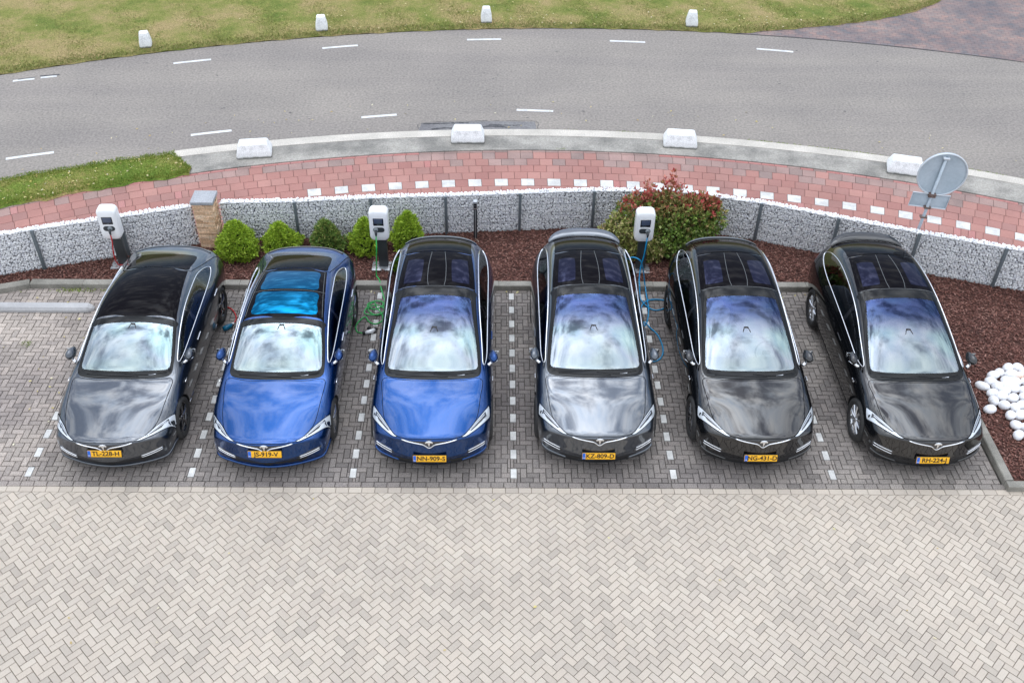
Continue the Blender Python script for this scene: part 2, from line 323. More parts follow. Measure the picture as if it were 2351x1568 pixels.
# ------------------------------------------------------------------ ground, road, lawn, path
def sheet(name, pts, z, m):
    o = mk(name, [(x, y, z) for x, y in pts], [tuple(range(len(pts)))], m); o['kind'] = 'structure'; return o
sheet('ground', [(-300, -200), (300, -200), (300, 400), (-300, 400)], -0.06, M_LAWN)
sheet('forecourt_base', [(-40, -30), (40, -30), (40, 10.64), (-40, 10.64)], -0.03, M_JOINT)
sheet('forecourt_far', [(-40, -30), (40, -30), (40, 2.5), (-40, 2.5)], -0.012, M_FAR)
near = lambda x: circ(C_NEAR, R_NEAR, x); far = lambda x: circ(C_FAR, R_FAR, x); st = lambda x: circ(C_ST, R_ST, x)
band('road', lambda x: near(x) - 0.02, far, -26, 27, 120, 0.0, M_ASPH, side=0.05)
lawn_edge = [(-30, None), (6.9, 28.06), (8.0, 28.28), (9.2, 28.55), (10.79, 28.95), (12.05, 29.44), (12.96, 29.96), (13.75, 30.57), (14.6, 31.6), (15.4, 33.2), (16.2, 36), (17, 42), (18, 60)]
def lawn_lo(x):
    if x <= 6.9: return far(x)
    for (a, b), (c, d) in zip(lawn_edge[1:], lawn_edge[2:]):
        if x <= c: return b + (d - b) * (x - a) / (c - a)
    return 60
def lawn_sheet():
    nx, ny = 260, 60; V = []; F = []
    for i in range(nx + 1):
        x = -30 + 48 * i / nx; lo = lawn_lo(x) + 0.05 * math.sin(x * 7) * math.sin(x * 2.3)
        for j in range(ny + 1):
            t = (j / ny) ** 1.6; y = lo + (70 - lo) * t
            V.append((x, y, 0.012 + 0.05 * min(1, (y - lo) / 0.5) + 0.015 * math.sin(x * 3.1 + y * 2) * min(1, (y - lo))))
    for i in range(nx):
        for j in range(ny):
            a = i * (ny + 1) + j; F.append((a, a + ny + 1, a + ny + 2, a + 1))
    o = mk('lawn', V, F, M_LAWN, None, True); o['kind'] = 'structure'
lawn_sheet()
# brick paved side road at the top right
mb = mat('paved_side_road', (0.3, 0.2, 0.19), 0.9); N_, L_, B_ = nodes(mb)
tcb = N_.new('ShaderNodeTexCoord'); mpb = N_.new('ShaderNodeMapping'); mpb.inputs['Rotation'].default_value = (0, 0, R(12)); L_.new(tcb.outputs['Object'], mpb.inputs[0])
bt = N_.new('ShaderNodeTexBrick'); bt.inputs['Scale'].default_value = 1.0; bt.inputs['Brick Width'].default_value = 0.20; bt.inputs['Row Height'].default_value = 0.14; bt.inputs['Mortar Size'].default_value = 0.012; bt.inputs['Bias'].default_value = 0.0
bt.inputs['Color1'].default_value = (0.225, 0.175, 0.160, 1); bt.inputs['Color2'].default_value = (0.180, 0.172, 0.170, 1); bt.inputs['Mortar'].default_value = (0.16, 0.13, 0.125, 1)
L_.new(mpb.outputs[0], bt.inputs[0])
nb = noise(N_, L_, 0.55, 5); rb = ramp(N_, [(0.38, (0.80, 0.83, 0.90)), (0.62, (1.25, 1.18, 1.14))]); L_.new(nb.outputs[0], rb.inputs[0])
nb2 = noise(N_, L_, 3.2, 3); rb2 = ramp(N_, [(0.35, (0.8, 0.85, 0.9)), (0.65, (1.28, 1.1, 1.04))]); L_.new(nb2.outputs[0], rb2.inputs[0])
cb_ = mixrgb(N_, L_, bt.outputs[0], rb.outputs[0], 1.0, 'MULTIPLY'); L_.new(mixrgb(N_, L_, cb_, rb2.outputs[0], 1.0, 'MULTIPLY'), B_.inputs['Base Color'])
V = []; F = []
for i in range(81):
    x = 6.0 + 30 * i / 80; V += [(x, far(x), 0.004), (x, 70, 0.004)]
    if i: a = 2 * i; F.append((a - 2, a, a + 1, a - 1))
mk('paved_side_road', V, F, mb)['kind'] = 'structure'
band('road_joint', lambda x: far(x) - 0.02, lambda x: far(x) + 0.02, 6.9, 15, 50, 0.010, M_TAR)

# dashed edge lines of the road
V = []; F = []
def stripe(p, q, wd=0.1, z=0.006, n=6, bow=0.0):
    p = Vector(p); q = Vector(q); d = (q - p); nrm = Vector((-d.y, d.x)).normalized(); b = len(V)
    for i in range(n + 1):
        t = i / n; c = p + d * t + nrm * bow * 4 * t * (1 - t); V.append((c.x - nrm.x * wd / 2, c.y - nrm.y * wd / 2, z)); V.append((c.x + nrm.x * wd / 2, c.y + nrm.y * wd / 2, z))
        if i: a = b + 2 * i; F.append((a - 2, a, a + 1, a - 1))
tl = [((-12.70, 24.53), (-12.19, 24.68)), ((-12.05, 24.74), (-11.66, 24.85)), ((-8.8, 25.69), (-7.84, 25.96)), ((-4.91, 26.76), (-3.94, 26.98)), ((-0.87, 27.44), (0.11, 27.50)), ((3.23, 27.47), (4.24, 27.40)), ((7.38, 27.04), (8.39, 26.86)), ((-16.6, 22.9), (-15.7, 23.35))]
bl = [((-11.39, 20.54), (-10.39, 20.86)), ((-7.4, 21.74), (-6.47, 21.99)), ((-3.39, 22.72), (-2.52, 22.88)), ((0.50, 23.20), (1.43, 23.15))]
for p, q in tl + bl: stripe(p, q, 0.105, bow=0.003)
mk('road_markings', V, F, M_PAINT)['kind'] = 'structure'
V = []; F = []
stripe((-12.6, 24.62), (-12.2, 24.76), 0.04, 0.009); stripe((-12.1, 24.83), (-11.62, 24.93), 0.06, 0.009)
for i in range(60):   # small tar spots and twigs on the asphalt
    x = random.uniform(-11, 13); y = random.uniform(22.6, 27); a = random.uniform(-.5, .5); l = random.uniform(.02, .07); stripe((x, y), (x + l * math.cos(a), y + l * math.sin(a)), random.uniform(.012, .03), 0.008, 2)
mk('tar_marks', V, F, M_TAR)['kind'] = 'structure'
def blob(name, pts, z, m, j=0.03):
    c = catmull([(x, y, 0) for x, y in pts], 5, True); o = mk(name, [(p.x + random.uniform(-j, j), p.y + random.uniform(-j, j), z) for p in c], [tuple(range(len(c)))], m); o['kind'] = 'structure'; return o
sheet('asphalt_patch', [(-1.92, 22.05), (-1.87, 22.45), (-1.0, 22.54), (-0.1, 22.59), (0.95, 22.59), (0.98, 22.17), (0.4, 22.13), (-0.3, 22.12), (-1.0, 22.11)], 0.004, M_PATCH)
def crack(pts, wd): 
    p = catmull([(x, y, 0) for x, y in pts], 8)
    for a, b in zip(p, p[1:]): stripe((a.x, a.y + random.uniform(-.01, .01)), (b.x, b.y + random.uniform(-.01, .01)), wd * random.uniform(.3, 1.2), 0.010, 1)
V = []; F = []
crack([(-1.82, 22.42), (-1.2, 22.46), (-0.7, 22.50)], 0.05); crack([(-1.6, 22.14), (-1.3, 22.22), (-1.0, 22.20), (-0.6, 22.27), (-0.1, 22.33), (0.25, 22.28)], 0.07); crack([(-0.2, 22.42), (0.3, 22.38), (0.62, 22.40)], 0.035)
crack([(-1.93, 22.12), (-1.88, 22.44), (-1.0, 22.56), (0.2, 22.62), (0.97, 22.60), (1.0, 22.22)], 0.014)
mk('tar_cracks', V, F, M_TAR)['kind'] = 'structure'

WL = [(-16.5, 13.3), (-14, 14.35), (-12, 15.08), (-10.5, 15.66), (-8.96, 16.19), (-7.42, 16.66), (-6.1, 17.06)]
WR = [(-5.58, 17.20), (-4.08, 17.27), (-2.56, 17.43), (-1.04, 17.53), (0.49, 17.66), (2.03, 17.78), (3.72, 17.78), (5.42, 17.37), (6.87, 16.84), (8.33, 16.32), (9.87, 15.83), (11.4, 15.32), (13, 14.75), (15, 14.0)]
WALL = WL + WR
def wall_y(x): return float(np.interp(x, [p[0] for p in WALL], [p[1] for p in WALL]))
# concrete strip with its paler outer edge, verge, path of tiles
XS = -7.35
band('concrete_strip', lambda x: st(x) - 0.02, lambda x: near(x) - 0.32, XS, 17, 90, 0.045, M_CONC, side=0.1)
band('concrete_edge', lambda x: near(x) - 0.318, lambda x: near(x), XS - 0.35, 17, 90, 0.052, M_KERBL, side=0.1)
def wob(x): return 0.04 * math.sin(3.1 * x) + 0.03 * math.sin(7.7 * x + 1) + 0.02 * math.sin(17 * x)
def verge_hi(x): return near(x) - 0.06 + wob(x * 1.3) * 0.5 if x < -7.55 else near(-7.55) - 0.1 - (x + 7.55) * 1.25 + wob(x * 2) * .6
nv = 90; V = []; F = []
for i in range(nv + 1):
    x = -22 + (22 - 6.98) * i / nv; lo = st(x) - 0.09 + wob(x * 1.7); hi = max(lo + 0.01, verge_hi(x))
    for j in range(9):
        t = j / 8; V.append((x, lo + (hi - lo) * t, 0.048 + 0.045 * math.sin(math.pi * min(1, t * 1.0)) ** 0.5 if 0 < j < 8 else 0.03))
for i in range(nv):
    for j in range(8): a = i * 9 + j; F.append((a, a + 9, a + 10, a + 1))
mk('verge', V, F, M_VERGE, None, True)['kind'] = 'structure'
band('path_base', lambda x: max(st(x) - 3.0, wall_y(x) + .12), lambda x: st(x) + 0.0, -20, 19.5, 100, -0.005, M_JOINTR)
redp, greyp, brightp, whitep = [], [], [], []
for course in range(-1, 13):
    if course == -1: r1, r0, ln, off = R_ST, R_ST - 0.10, 0.30, 0
    else: r1 = R_ST - 0.10 - 0.3 * course; r0 = r1 - 0.3; ln = 0.30; off = 0.15 * (course % 2)
    rm = (r0 + r1) / 2; arc0 = -13.5; k0 = int(arc0 / ln) - 8
    for k in range(k0, -k0 + 14):
        s0 = k * ln + off + 0.08; s1 = s0 + ln; a0 = s0 / rm; a1 = s1 / rm
        if not (-0.95 < a0 < 0.85): continue
        q = [(C_ST[0] + r * math.sin(a), C_ST[1] + r * math.cos(a)) for r, a in ((r0, a0), (r0, a1), (r1, a1), (r1, a0))]
        mx_, my_ = sum(p[0] for p in q) / 4, sum(p[1] for p in q) / 4
        if my_ < wall_y(mx_) + .05 or course > 12: continue
        if course == 4 and k % 2 == 0 and mx_ > -4.4: whitep.append(q); continue
        u = random.random()
        if course == -1: (brightp if u < 0.8 and not -1.8 < mx_ < 4 else greyp).append(q)
        elif u < 0.022 and course < 6:   # a half tile in fresh red
            qa = [q[0], ((q[0][0] + q[1][0]) / 2, (q[0][1] + q[1][1]) / 2), ((q[3][0] + q[2][0]) / 2, (q[3][1] + q[2][1]) / 2), q[3]]
            qb = [qa[1], q[1], q[2], qa[2]]; brightp.append(qa); redp.append(qb)
        elif course == 0 and random.random() < 0.8: greyp.append(q)
        elif course == 1 and random.random() < 0.3 and mx_ > -1: greyp.append(q)
        else: redp.append(q)
for nm, ps, m_ in (('cycle_path', redp, M_RED), ('cycle_path_grey_tiles', greyp, M_REDG), ('cycle_path_fresh_tiles', brightp, M_REDB), ('cycle_path_white_tiles', whitep, M_WBRICK)):
    bricks(nm, ps, 0.022 if m_ is not M_WBRICK else 0.024, m_, 0.008, 0.005, 0.001)

# ------------------------------------------------------------------ parking bay and forecourt paving
XR = 8.10
LINES = [0.303 + 2.565 * k for k in range(-4, 3)]
base_bay = sheet('parking_bay_base', [(-22, 10.6), (XR + .1, 10.6), (XR + .1, 15.7), (-22, 15.7)], -0.022, M_JOINTD)
bayp = []; wb = []
for lx in LINES[1:]:
    for k in range(0, 25, 2): y0 = 10.745 + 0.21 * k; wb.append((lx - .0525, lx + .0525, y0 + .003, y0 + .207))
for q in herring(0.1025, -14.0, XR, 10.64, 15.72, 0, (0, 10.66)):
    pieces = [q]
    for (a0, a1, b0, b1) in wb:
        if q[0][0] >= a1 or q[2][0] <= a0 or q[0][1] >= b1 or q[2][1] <= b0: continue
        nx_ = []
        for p in pieces:
            l_ = clip(p, 1, 0, a0); r_ = clip(p, -1, 0, -a1); m_ = clip(clip(p, -1, 0, -a0) or p, 1, 0, a1)
            nx_ += [t for t in (l_, r_) if len(t) > 2]
            if len(m_) > 2: nx_ += [t for t in (clip(m_, 0, 1, b0), clip(m_, 0, -1, -b1)) if len(t) > 2]
        pieces = nx_
    for p in pieces:
        p = clip(p, 0, -1, -10.66); p = clip(p, 1, 0, XR) if len(p) > 2 else p
        if len(p) > 2: bayp.append(p)
wb = [[(a0, b0), (a1, b0), (a1, b1), (a0, b1)] for a0, a1, b0, b1 in wb]
bayp += [[(x, 10.545), (x + .205, 10.545), (x + .205, 10.66), (x, 10.66)] for x in np.arange(-14, XR - .05, .205)]
bricks('parking_bay', bayp, 0.0, M_BAY, 0.011, 0.007, 0.0025)
bricks('bay_line_bricks', wb, 0.002, M_WBRICK, 0.008, 0.006, 0.002)
lp = [[(x, 10.43), (x + .205, 10.43), (x + .205, 10.545), (x, 10.545)] for x in np.arange(-15.0, 15.5, .205)]
for q in herring(0.1, -15.0, 15.5, 2.4, 10.43, R(45), (0, 10.43)):
    q = clip(q, 0, 1, 10.43)
    if len(q) > 2: lp.append(q)
bricks('forecourt', lp, 0.0, M_LIGHT, 0.0075, 0.005, 0.002)

# kerbs of the planting bed
def kerb(name, pts, wd, h):
    """kerb stones along a polyline; pts = outer (road side) edge, body to the left of travel"""
    V = []; F = []
    for p, q in zip(pts, pts[1:]):
        p = Vector(p); q = Vector(q); d = (q - p).normalized(); n = Vector((-d.y, d.x)) * wd; l = (q - p).length; k = max(1, round(l / 1.0))
        for i in range(k):
            a = p + d * (l * i / k + 0.003); b = p + d * (l * (i + 1) / k - 0.003); c0 = len(V); e = 0.014; hh = h + random.uniform(-.003, .003)
            for s in (a, b):
                V += [(s.x, s.y, -0.05), (s.x, s.y, hh - e), (s.x + n.x * e / wd, s.y + n.y * e / wd, hh), (s.x + n.x * (1 - e / wd), s.y + n.y * (1 - e / wd), hh), (s.x + n.x, s.y + n.y, hh - e), (s.x + n.x, s.y + n.y, -0.05)]
            for j in range(5): F.append((c0 + j, c0 + 6 + j, c0 + 7 + j, c0 + j + 1))
            F.append(tuple(c0 + j for j in range(6))); F.append(tuple(c0 + 11 - j for j in range(6)))
    o = mk(name, V, F, M_KERB); o['kind'] = 'structure'; return o
kerb('kerb', [(-14.0, 14.05), (-9.06, 15.62), (8.16, 15.70)], 0.17, 0.115)
kerb('kerb', [(12.5, 10.50), (8.13, 10.50)][::-1], 0.14, 0.115)
kerb('kerb', [(8.27, 10.645), (8.27, 15.70)], 0.14, 0.115)

# wall line and planting bed
bed = [(-14.0, 14.2), (-9.08, 15.78), (8.28, 15.86), (8.28, 10.64), (15.5, 10.64), (15.5, 13.8)] + WR[::-1] + WL[::-1]
V = [(x, y, 0.07) for x, y in bed]; mk('planting_bed', V, [tuple(range(len(V)))], M_MULCH)['kind'] = 'structure'
def inside(poly, x, y):
    r = np.zeros(len(x), bool); n = len(poly)
    for i in range(n):
        (x1, y1), (x2, y2) = poly[i], poly[(i + 1) % n]
        c = ((y1 > y) != (y2 > y)) & (x < (x2 - x1) * (y - y1) / ((y2 - y1) if y2 != y1 else 1e-9) + x1); r ^= c
    return r
def pts_in(poly, n, x0, x1, y0, y1):
    x = rng.uniform(x0, x1, n * 4); y = rng.uniform(y0, y1, n * 4); k = inside(poly, x, y); return x[k][:n], y[k][:n]
bx_v = np.array([(sx, sy, sz) for sx in (-1, 1) for sy in (-1, 1) for sz in (-1, 1)], float); bx_f = np.array([(0, 1, 3, 2), (4, 6, 7, 5), (0, 4, 5, 1), (2, 3, 7, 6), (0, 2, 6, 4), (1, 5, 7, 3)])
x, y = pts_in(bed, 34000, -11, 12.5, 10.7, 18)
n = len(x); D = rng.normal(size=(n, 3)) * 0.33 + [0, 0, 1]
Vb, Fb = scatter(bx_v, bx_f, np.stack([x, y, 0.075 + rng.uniform(0, .02, n)], 1), frames(D, rng.uniform(0, 6.3, n)), np.stack([rng.uniform(.011, .034, n), rng.uniform(.006, .014, n), rng.uniform(.003, .006, n)], 1))
fastmesh('bark_chips', Vb, Fb, M_CHIP, kind='stuff')

# ------------------------------------------------------------------ grass blades and litter
tri_v = np.array([(-.5, 0, 0), (.5, 0, 0), (0, 0.15, 1.0)]); tri_f = np.array([(0, 1, 2)])
def blades(name, x, y, z, h0, h1, wd, m, lean=0.5):
    n = len(x); D = np.stack([rng.normal(0, lean, n), rng.normal(0, lean, n), np.ones(n)], 1)
    V, F = scatter(tri_v, tri_f, np.stack([x, y, z], 1), frames(D, rng.uniform(0, 6.3, n)), np.stack([rng.uniform(.6, 1.3, n) * wd, np.full(n, .03), rng.uniform(h0, h1, n)], 1))
    fastmesh(name, V, F, m, kind='stuff')
n = 90000; x = rng.uniform(-19, 17, n); lo = np.array([lawn_lo(a) for a in x]); y = lo + np.abs(rng.normal(0, 1, n)) ** 1.3 * 2.2; k = y < 40
blades('grass', x[k], y[k], np.full(k.sum(), 0.04), 0.03, 0.09, 0.018, M_BLADE, 0.9)
n = 26000; x = rng.uniform(-14, -7.0, n); lo = np.array([st(a) - 0.06 + wob(a * 1.7) for a in x]); hi = np.array([max(st(a) - .05, verge_hi(a)) for a in x]); y = lo + (hi - lo) * rng.uniform(0, 1, n)
blades('verge_grass', x, y, np.full(n, 0.07), 0.03, 0.085, 0.016, M_BLADEG, 0.7)
flat_v = np.array([(-.5, 0, 0), (0, -.3, .1), (.5, 0, 0), (0, .3, .12)]); flat_f = np.array([(0, 1, 2, 3)])
lx, ly = [], []
for i in range(520):
    a = random.uniform(-14, 14)
    lx.append(a); ly.append(lawn_lo(a) + abs(random.gauss(0, .9)) + random.uniform(-.05, .3))
for i in range(160): a = random.uniform(-12, -7.2); lx.append(a); ly.append(random.uniform(st(a), max(st(a) + .01, verge_hi(a))))
for i in range(90): lx.append(random.uniform(-11, 13)); ly.append(near(lx[-1]) + random.uniform(-.3, 1.6))
for i in range(45): lx.append(random.uniform(-9.6, -7)); ly.append(random.uniform(11.2, 15.5))
lx.append(1.72); ly.append(9.55)
for i in range(14): lx.append(random.uniform(-6, 7)); ly.append(random.uniform(7.3, 10.3))
for i in range(60): lx.append(random.uniform(-9, 8)); ly.append(15.62 - abs(random.gauss(0, .05)))
n = len(lx); Vb, Fb = scatter(flat_v, flat_f, np.stack([lx, ly, np.full(n, .012) + 0.075 * (np.array(ly) > 27.9) + 0.09 * ((np.array(lx) < -7) & (np.array(ly) > 18) & (np.array(ly) < 22))], 1), frames(rng.normal(size=(n, 3)) * .25 + [0, 0, 1], rng.uniform(0, 6, n)), rng.uniform(.03, .075, (n, 1)) * np.ones((1, 3)))
fastmesh('leaf_litter', Vb, Fb, M_LITTER, kind='stuff')
# weeds along the concrete edge and in joints
wx = np.concatenate([rng.normal(c, s, k_) for c, s, k_ in ((6.6, .35, 160), (8.3, .6, 320), (11.2, .5, 260), (3.2, .12, 50), (1.9, .1, 30), (13, .5, 150))]); wy = np.array([near(a) + 0.01 for a in wx]) + rng.normal(0, .02, len(wx))
w2x = np.concatenate([rng.normal(c, s, k_) for c, s, k_ in ((-8.2, .18, 120), (-7.4, .5, 90), (-9.9, .3, 90), (5.1, .1, 40), (6.9, .12, 60), (9.1, .1, 40))]); w2y = np.concatenate([rng.normal(15.56, .04, 300), rng.normal(17.2, .02, 40), rng.normal(16.72, .02, 60), rng.normal(16.0, .02, 40)])
w3x = np.concatenate([rng.normal(1.55, .05, 60), rng.normal(8.48, .03, 40), rng.normal(-8.55, .06, 40)]); w3y = np.concatenate([rng.normal(21.17, .015, 60), rng.normal(12.5, .03, 40), rng.normal(13.95, .04, 40)])
ax_ = np.concatenate([wx, w2x, w3x]); ay_ = np.concatenate([wy, w2y, w3y]); blades('weeds', ax_, ay_, np.where(ay_ > 19, .03, .01), 0.02, 0.06, 0.018, M_BLADEG, 0.8)

# ------------------------------------------------------------------ gabion walls
def offset_line(P, d):
    o = []
    for i, p in enumerate(P):
        a = Vector(P[max(0, i - 1)]); b = Vector(P[min(len(P) - 1, i + 1)]); t = (b - a).normalized(); o.append((p[0] - t.y * d, p[1] + t.x * d))
    return o
def along(P, step):
    o = []
    for a, b in zip(P, P[1:]):
        a = Vector(a); b = Vector(b); l = (b - a).length; k = max(1, round(l / step)); t = (b - a) / l
        for i in range(k): o.append((a + t * (l * (i + .5) / k), Vector((-t.y, t.x))))
    return o
tmpl = []
iv, if_ = ico(1)
for i in range(6):
    v = iv.copy(); v *= (1 + rng.normal(0, .13, (len(v), 1))); tmpl.append(v)
HW = 0.97
def gabion(P, label):
    root = empty('gabion_wall', (P[len(P) // 2][0], P[len(P) // 2][1], 0)); tag(root, label, 'wall'); off = Vector((-root.location.x, -root.location.y, 0))
    pos, = [[]]
    for c, nrm in along(P, 0.046):
        for r in range(22):
            j = np.random.default_rng(int(abs(c.x * 1000) + r * 77)).normal(0, 1, 3)
            p = c + nrm * (0.035 + j[0] * .006) + Vector((-nrm.y, nrm.x)) * (j[1] * .008 + (0.023 if r % 2 else 0)); pos.append((p.x, p.y, 0.02 + r * 0.0440 + j[2] * .007))
        for dd in (0.03, 0.075, 0.118): p = c + nrm * dd; pos.append((p.x + random.uniform(-.015, .015), p.y + random.uniform(-.015, .015), HW + random.uniform(-.008, .010)))
        for r in range(0, 20, 1): p = c + nrm * 0.13; pos.append((p.x, p.y, 0.03 + r * 0.047 + random.uniform(-.01, .01)))
    pos = np.array(pos) + np.array([off.x, off.y, 0]); n = len(pos); idx = rng.integers(0, 6, n); Vs, Fs, b = [], [], 0
    for t in range(6):
        k = idx == t; m_ = k.sum(); s = rng.uniform(.023, .033, (m_, 3)); v, f = scatter(tmpl[t], if_, pos[k], randrot(m_), s); Vs.append(v); Fs.append(f + b); b += len(v)
    fastmesh('stones', np.concatenate(Vs), np.concatenate(Fs), M_STONE, root, True, 'stuff')
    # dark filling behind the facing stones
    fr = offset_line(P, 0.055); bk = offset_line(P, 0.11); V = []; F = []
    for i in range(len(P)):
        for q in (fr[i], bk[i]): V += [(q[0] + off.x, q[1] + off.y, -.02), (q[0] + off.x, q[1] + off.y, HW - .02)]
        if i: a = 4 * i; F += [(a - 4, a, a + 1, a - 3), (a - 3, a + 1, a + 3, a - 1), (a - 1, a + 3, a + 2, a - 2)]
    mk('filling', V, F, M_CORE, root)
    V = []; F = []   # wire mesh: thin bars 50 mm apart
    def bar(a, b, t):
        b0 = len(V); d = (b - a).normalized(); u = Vector((0, 0, 1)) if abs(d.z) < .9 else Vector((1, 0, 0)); s = d.cross(u).normalized() * t; u = s.cross(d).normalized() * t
        for p in (a, b): V.extend([p + s + u, p - s + u, p - s - u, p + s - u])
        for i in range(4): F.append((b0 + i, b0 + (i + 1) % 4, b0 + 4 + (i + 1) % 4, b0 + 4 + i))
    for c, nrm in along(P, 0.055):
        p = Vector((c.x - nrm.x * .004, c.y - nrm.y * .004, 0)) + off; bar(p, p + Vector((0, 0, HW + .01)), .0018)
    for a, b in zip(P, P[1:]):
        a = Vector((a[0], a[1], 0)) + off; b = Vector((b[0], b[1], 0)) + off
        for z in (0.1, .3, .5, .7, .85, HW): bar(a + Vector((0, 0, z)), b + Vector((0, 0, z)), .0028)
    mk('wire_mesh', V, F, M_WIRE, root)
    for p in P:
        if p in ((-6.1, 17.06), (-5.58, 17.20)): continue
        boxm('post', (0.055, 0.045, HW + 0.02), M_POST, root, (p[0] + off.x, p[1] + off.y - .028, (HW + .02) / 2), 0.004)
    return root
gabion(WL, 'low gabion wall of white stones left of the sandstone pillar, behind the leftmost car')
gabion(WR, 'long curved gabion wall of white stones right of the sandstone pillar, behind the shrubs')

# ------------------------------------------------------------------ street furniture
def text_obj(name, s, size, m, parent, loc, rot, extrude=0.001, bold=0.0, sx=1.0):
    c = bpy.data.curves.new(name, 'FONT'); c.body = s; c.size = size; c.align_x = 'CENTER'; c.align_y = 'CENTER'; c.extrude = extrude; c.offset = bold; c.resolution_u = 3
    o = bpy.data.objects.new(name, c); COL.objects.link(o); bpy.context.view_layer.update()
    me = bpy.data.meshes.new_from_object(o.evaluated_get(bpy.context.evaluated_depsgraph_get())); bpy.data.objects.remove(o); bpy.data.curves.remove(c)
    me.name = name; me.materials.clear(); me.materials.append(m); me.transform(Matrix.Diagonal((sx, 1, 1, 1)))
    o = bpy.data.objects.new(name, me); o.location = loc; o.rotation_euler = rot; return link(o, parent)
M_SLAB = noisy('slate_cap', (0.30, 0.315, 0.34), (0.38, 0.39, 0.41), 3, 50, 0.6)
M_SAND = island('split_sandstone', [(0.650, 0.425, 0.263), (0.800, 0.562, 0.375), (0.525, 0.325, 0.194), (0.875, 0.663, 0.475), (0.725, 0.488, 0.306)], 0.9, 30, 0.25, bs=0.8, bd=0.01)
def pillar():
    root = empty('stone_pillar', (-5.84, 17.12, 0)); tag(root, 'pillar clad in split tan sandstone with a grey slab cap, at the corner of the gabion wall', 'pillar')
    V = []; F = []
    z = 0.0
    while z < 1.10:
        h = random.uniform(.028, .05)
        for side in range(4):
            u = -0.2
            while u < 0.2:
                l = random.uniform(.10, .30); u1 = min(.2, u + l); d = random.uniform(.0, .022); b = len(V)
                for (uu, zz) in ((u + .001, z + .001), (u1 - .001, z + .001), (u1 - .001, z + h - .002), (u + .001, z + h - .002)):
                    for dd in (.17, .2 + d):
                        p = {0: (uu, -dd), 1: (dd, uu), 2: (-uu, dd), 3: (-dd, -uu)}[side]; V.append((p[0] * .94, p[1] * .94, zz))
                F += [(b + 1, b + 3, b + 5, b + 7), (b, b + 1, b + 7, b + 6)[::-1], (b, b + 2, b + 3, b + 1)[::-1], (b + 2, b + 4, b + 5, b + 3)[::-1], (b + 4, b + 6, b + 7, b + 5)[::-1]]; u = u1
        z += h
    mk('stone_cladding', V, F, M_SAND, root); boxm('mortar_core', (.34, .34, 1.1), M_CORE, root, (0, 0, .55), 0)
    boxm('cap', (.45, .45, .07), M_SLAB, root, (0.0, 0, z + .035), .008)
pillar()
M_BLOCK = noisy('whitewashed_concrete', (0.60, 0.61, 0.61), (0.82, 0.83, 0.83), 5, 60, 0.8, 0.4, 0.006, lo=0.3, hi=0.5)
def algae():
    N, L, b = nodes(M_BLOCK); base = b.inputs['Base Color'].links[0].from_socket; t = N.new('ShaderNodeTexCoord'); s = N.new('ShaderNodeSeparateXYZ'); L.new(t.outputs['Object'], s.inputs[0])
    n = noise(N, L, 14, 4); a = N.new('ShaderNodeMath'); a.operation = 'MULTIPLY_ADD'; a.inputs[1].default_value = -.07; L.new(n.outputs[0], a.inputs[0]); L.new(s.outputs[2], a.inputs[2])
    r = ramp(N, [(0.0, (0.22, 0.22, 0.20)), (0.03, (0.9, 0.9, 0.88)), (.05, (1, 1, 1))]); L.new(a.outputs[0], r.inputs[0]); L.new(mixrgb(N, L, base, r.outputs[0], 1.0, 'MULTIPLY'), b.inputs['Base Color'])
algae()
def block(x, y, sx, sy, h, tx, ty, rz, label, group):
    bm = bmesh.new(); bmesh.ops.create_cube(bm, size=1)
    for v in bm.verts: k = (tx, ty) if v.co.z > 0 else (1, 1); v.co = Vector((v.co.x * sx * k[0], v.co.y * sy * k[1], (v.co.z + .5) * (h - 0.0)))
    # low vertical plinth, then the slope
    r = bmesh.ops.bisect_plane(bm, geom=bm.verts[:] + bm.edges[:] + bm.faces[:], plane_co=(0, 0, h * .35), plane_no=(0, 0, 1))
    for v in bm.verts:
        if 0.001 < v.co.z < h * .9: v.co.x = math.copysign(sx / 2, v.co.x); v.co.y = math.copysign(sy / 2, v.co.y)
    bmesh.ops.bevel(bm, geom=bm.edges[:], offset=.018, segments=3, affect='EDGES')
    bmesh.ops.subdivide_edges(bm, edges=[e for e in bm.edges if e.calc_length() > .12], cuts=3, use_grid_fill=True)
    for v in bm.verts: v.co += Vector((random.gauss(0, .0008), random.gauss(0, .0008), random.gauss(0, .0006)))
    me = bpy.data.meshes.new('concrete_block'); bm.to_mesh(me); bm.free(); me.materials.append(M_BLOCK); me.polygons.foreach_set('use_smooth', [True] * len(me.polygons)); me.set_sharp_from_angle(angle=R(40))
    o = bpy.data.objects.new('concrete_block', me); o.location = (x, y, .03); o.rotation_euler = (0, 0, rz); link(o); tag(o, label, 'concrete block', group)
G1 = 'white concrete blocks on the kerb strip'; G2 = 'small white concrete blocks on the lawn edge'
block(-5.68, 20.83, .80, .50, .33, .80, .62, R(8), 'big white trapezoid block on the concrete strip, nearest the green grass verge', G1)
block(-0.70, 21.62, .80, .50, .33, .80, .62, R(1), 'big white block on the concrete strip beside the dark asphalt patch', G1)
block(4.42, 21.48, .80, .50, .33, .80, .62, R(-6), 'big white block on the concrete strip behind the red-tipped shrub', G1)
block(9.52, 20.32, .80, .50, .33, .80, .62, R(-15), 'big white block on the concrete strip, partly hidden by the round road sign', G1)
block(-9.80, 26.72, .32, .34, .42, .72, .6, R(13), 'small white block on the lawn edge, leftmost of the four', G2)
block(-5.08, 27.98, .34, .34, .42, .66, .6, R(8), 'small white block standing on the brownish lawn patch, second from the left', G2)
block(-0.33, 28.70, .32, .34, .44, .66, .6, R(2), 'small white block on the lawn edge near the middle of the road bend', G2)
block(5.74, 28.58, .34, .34, .44, .66, .6, R(-5), 'small white block on the lawn edge nearest the brick side road', G2)
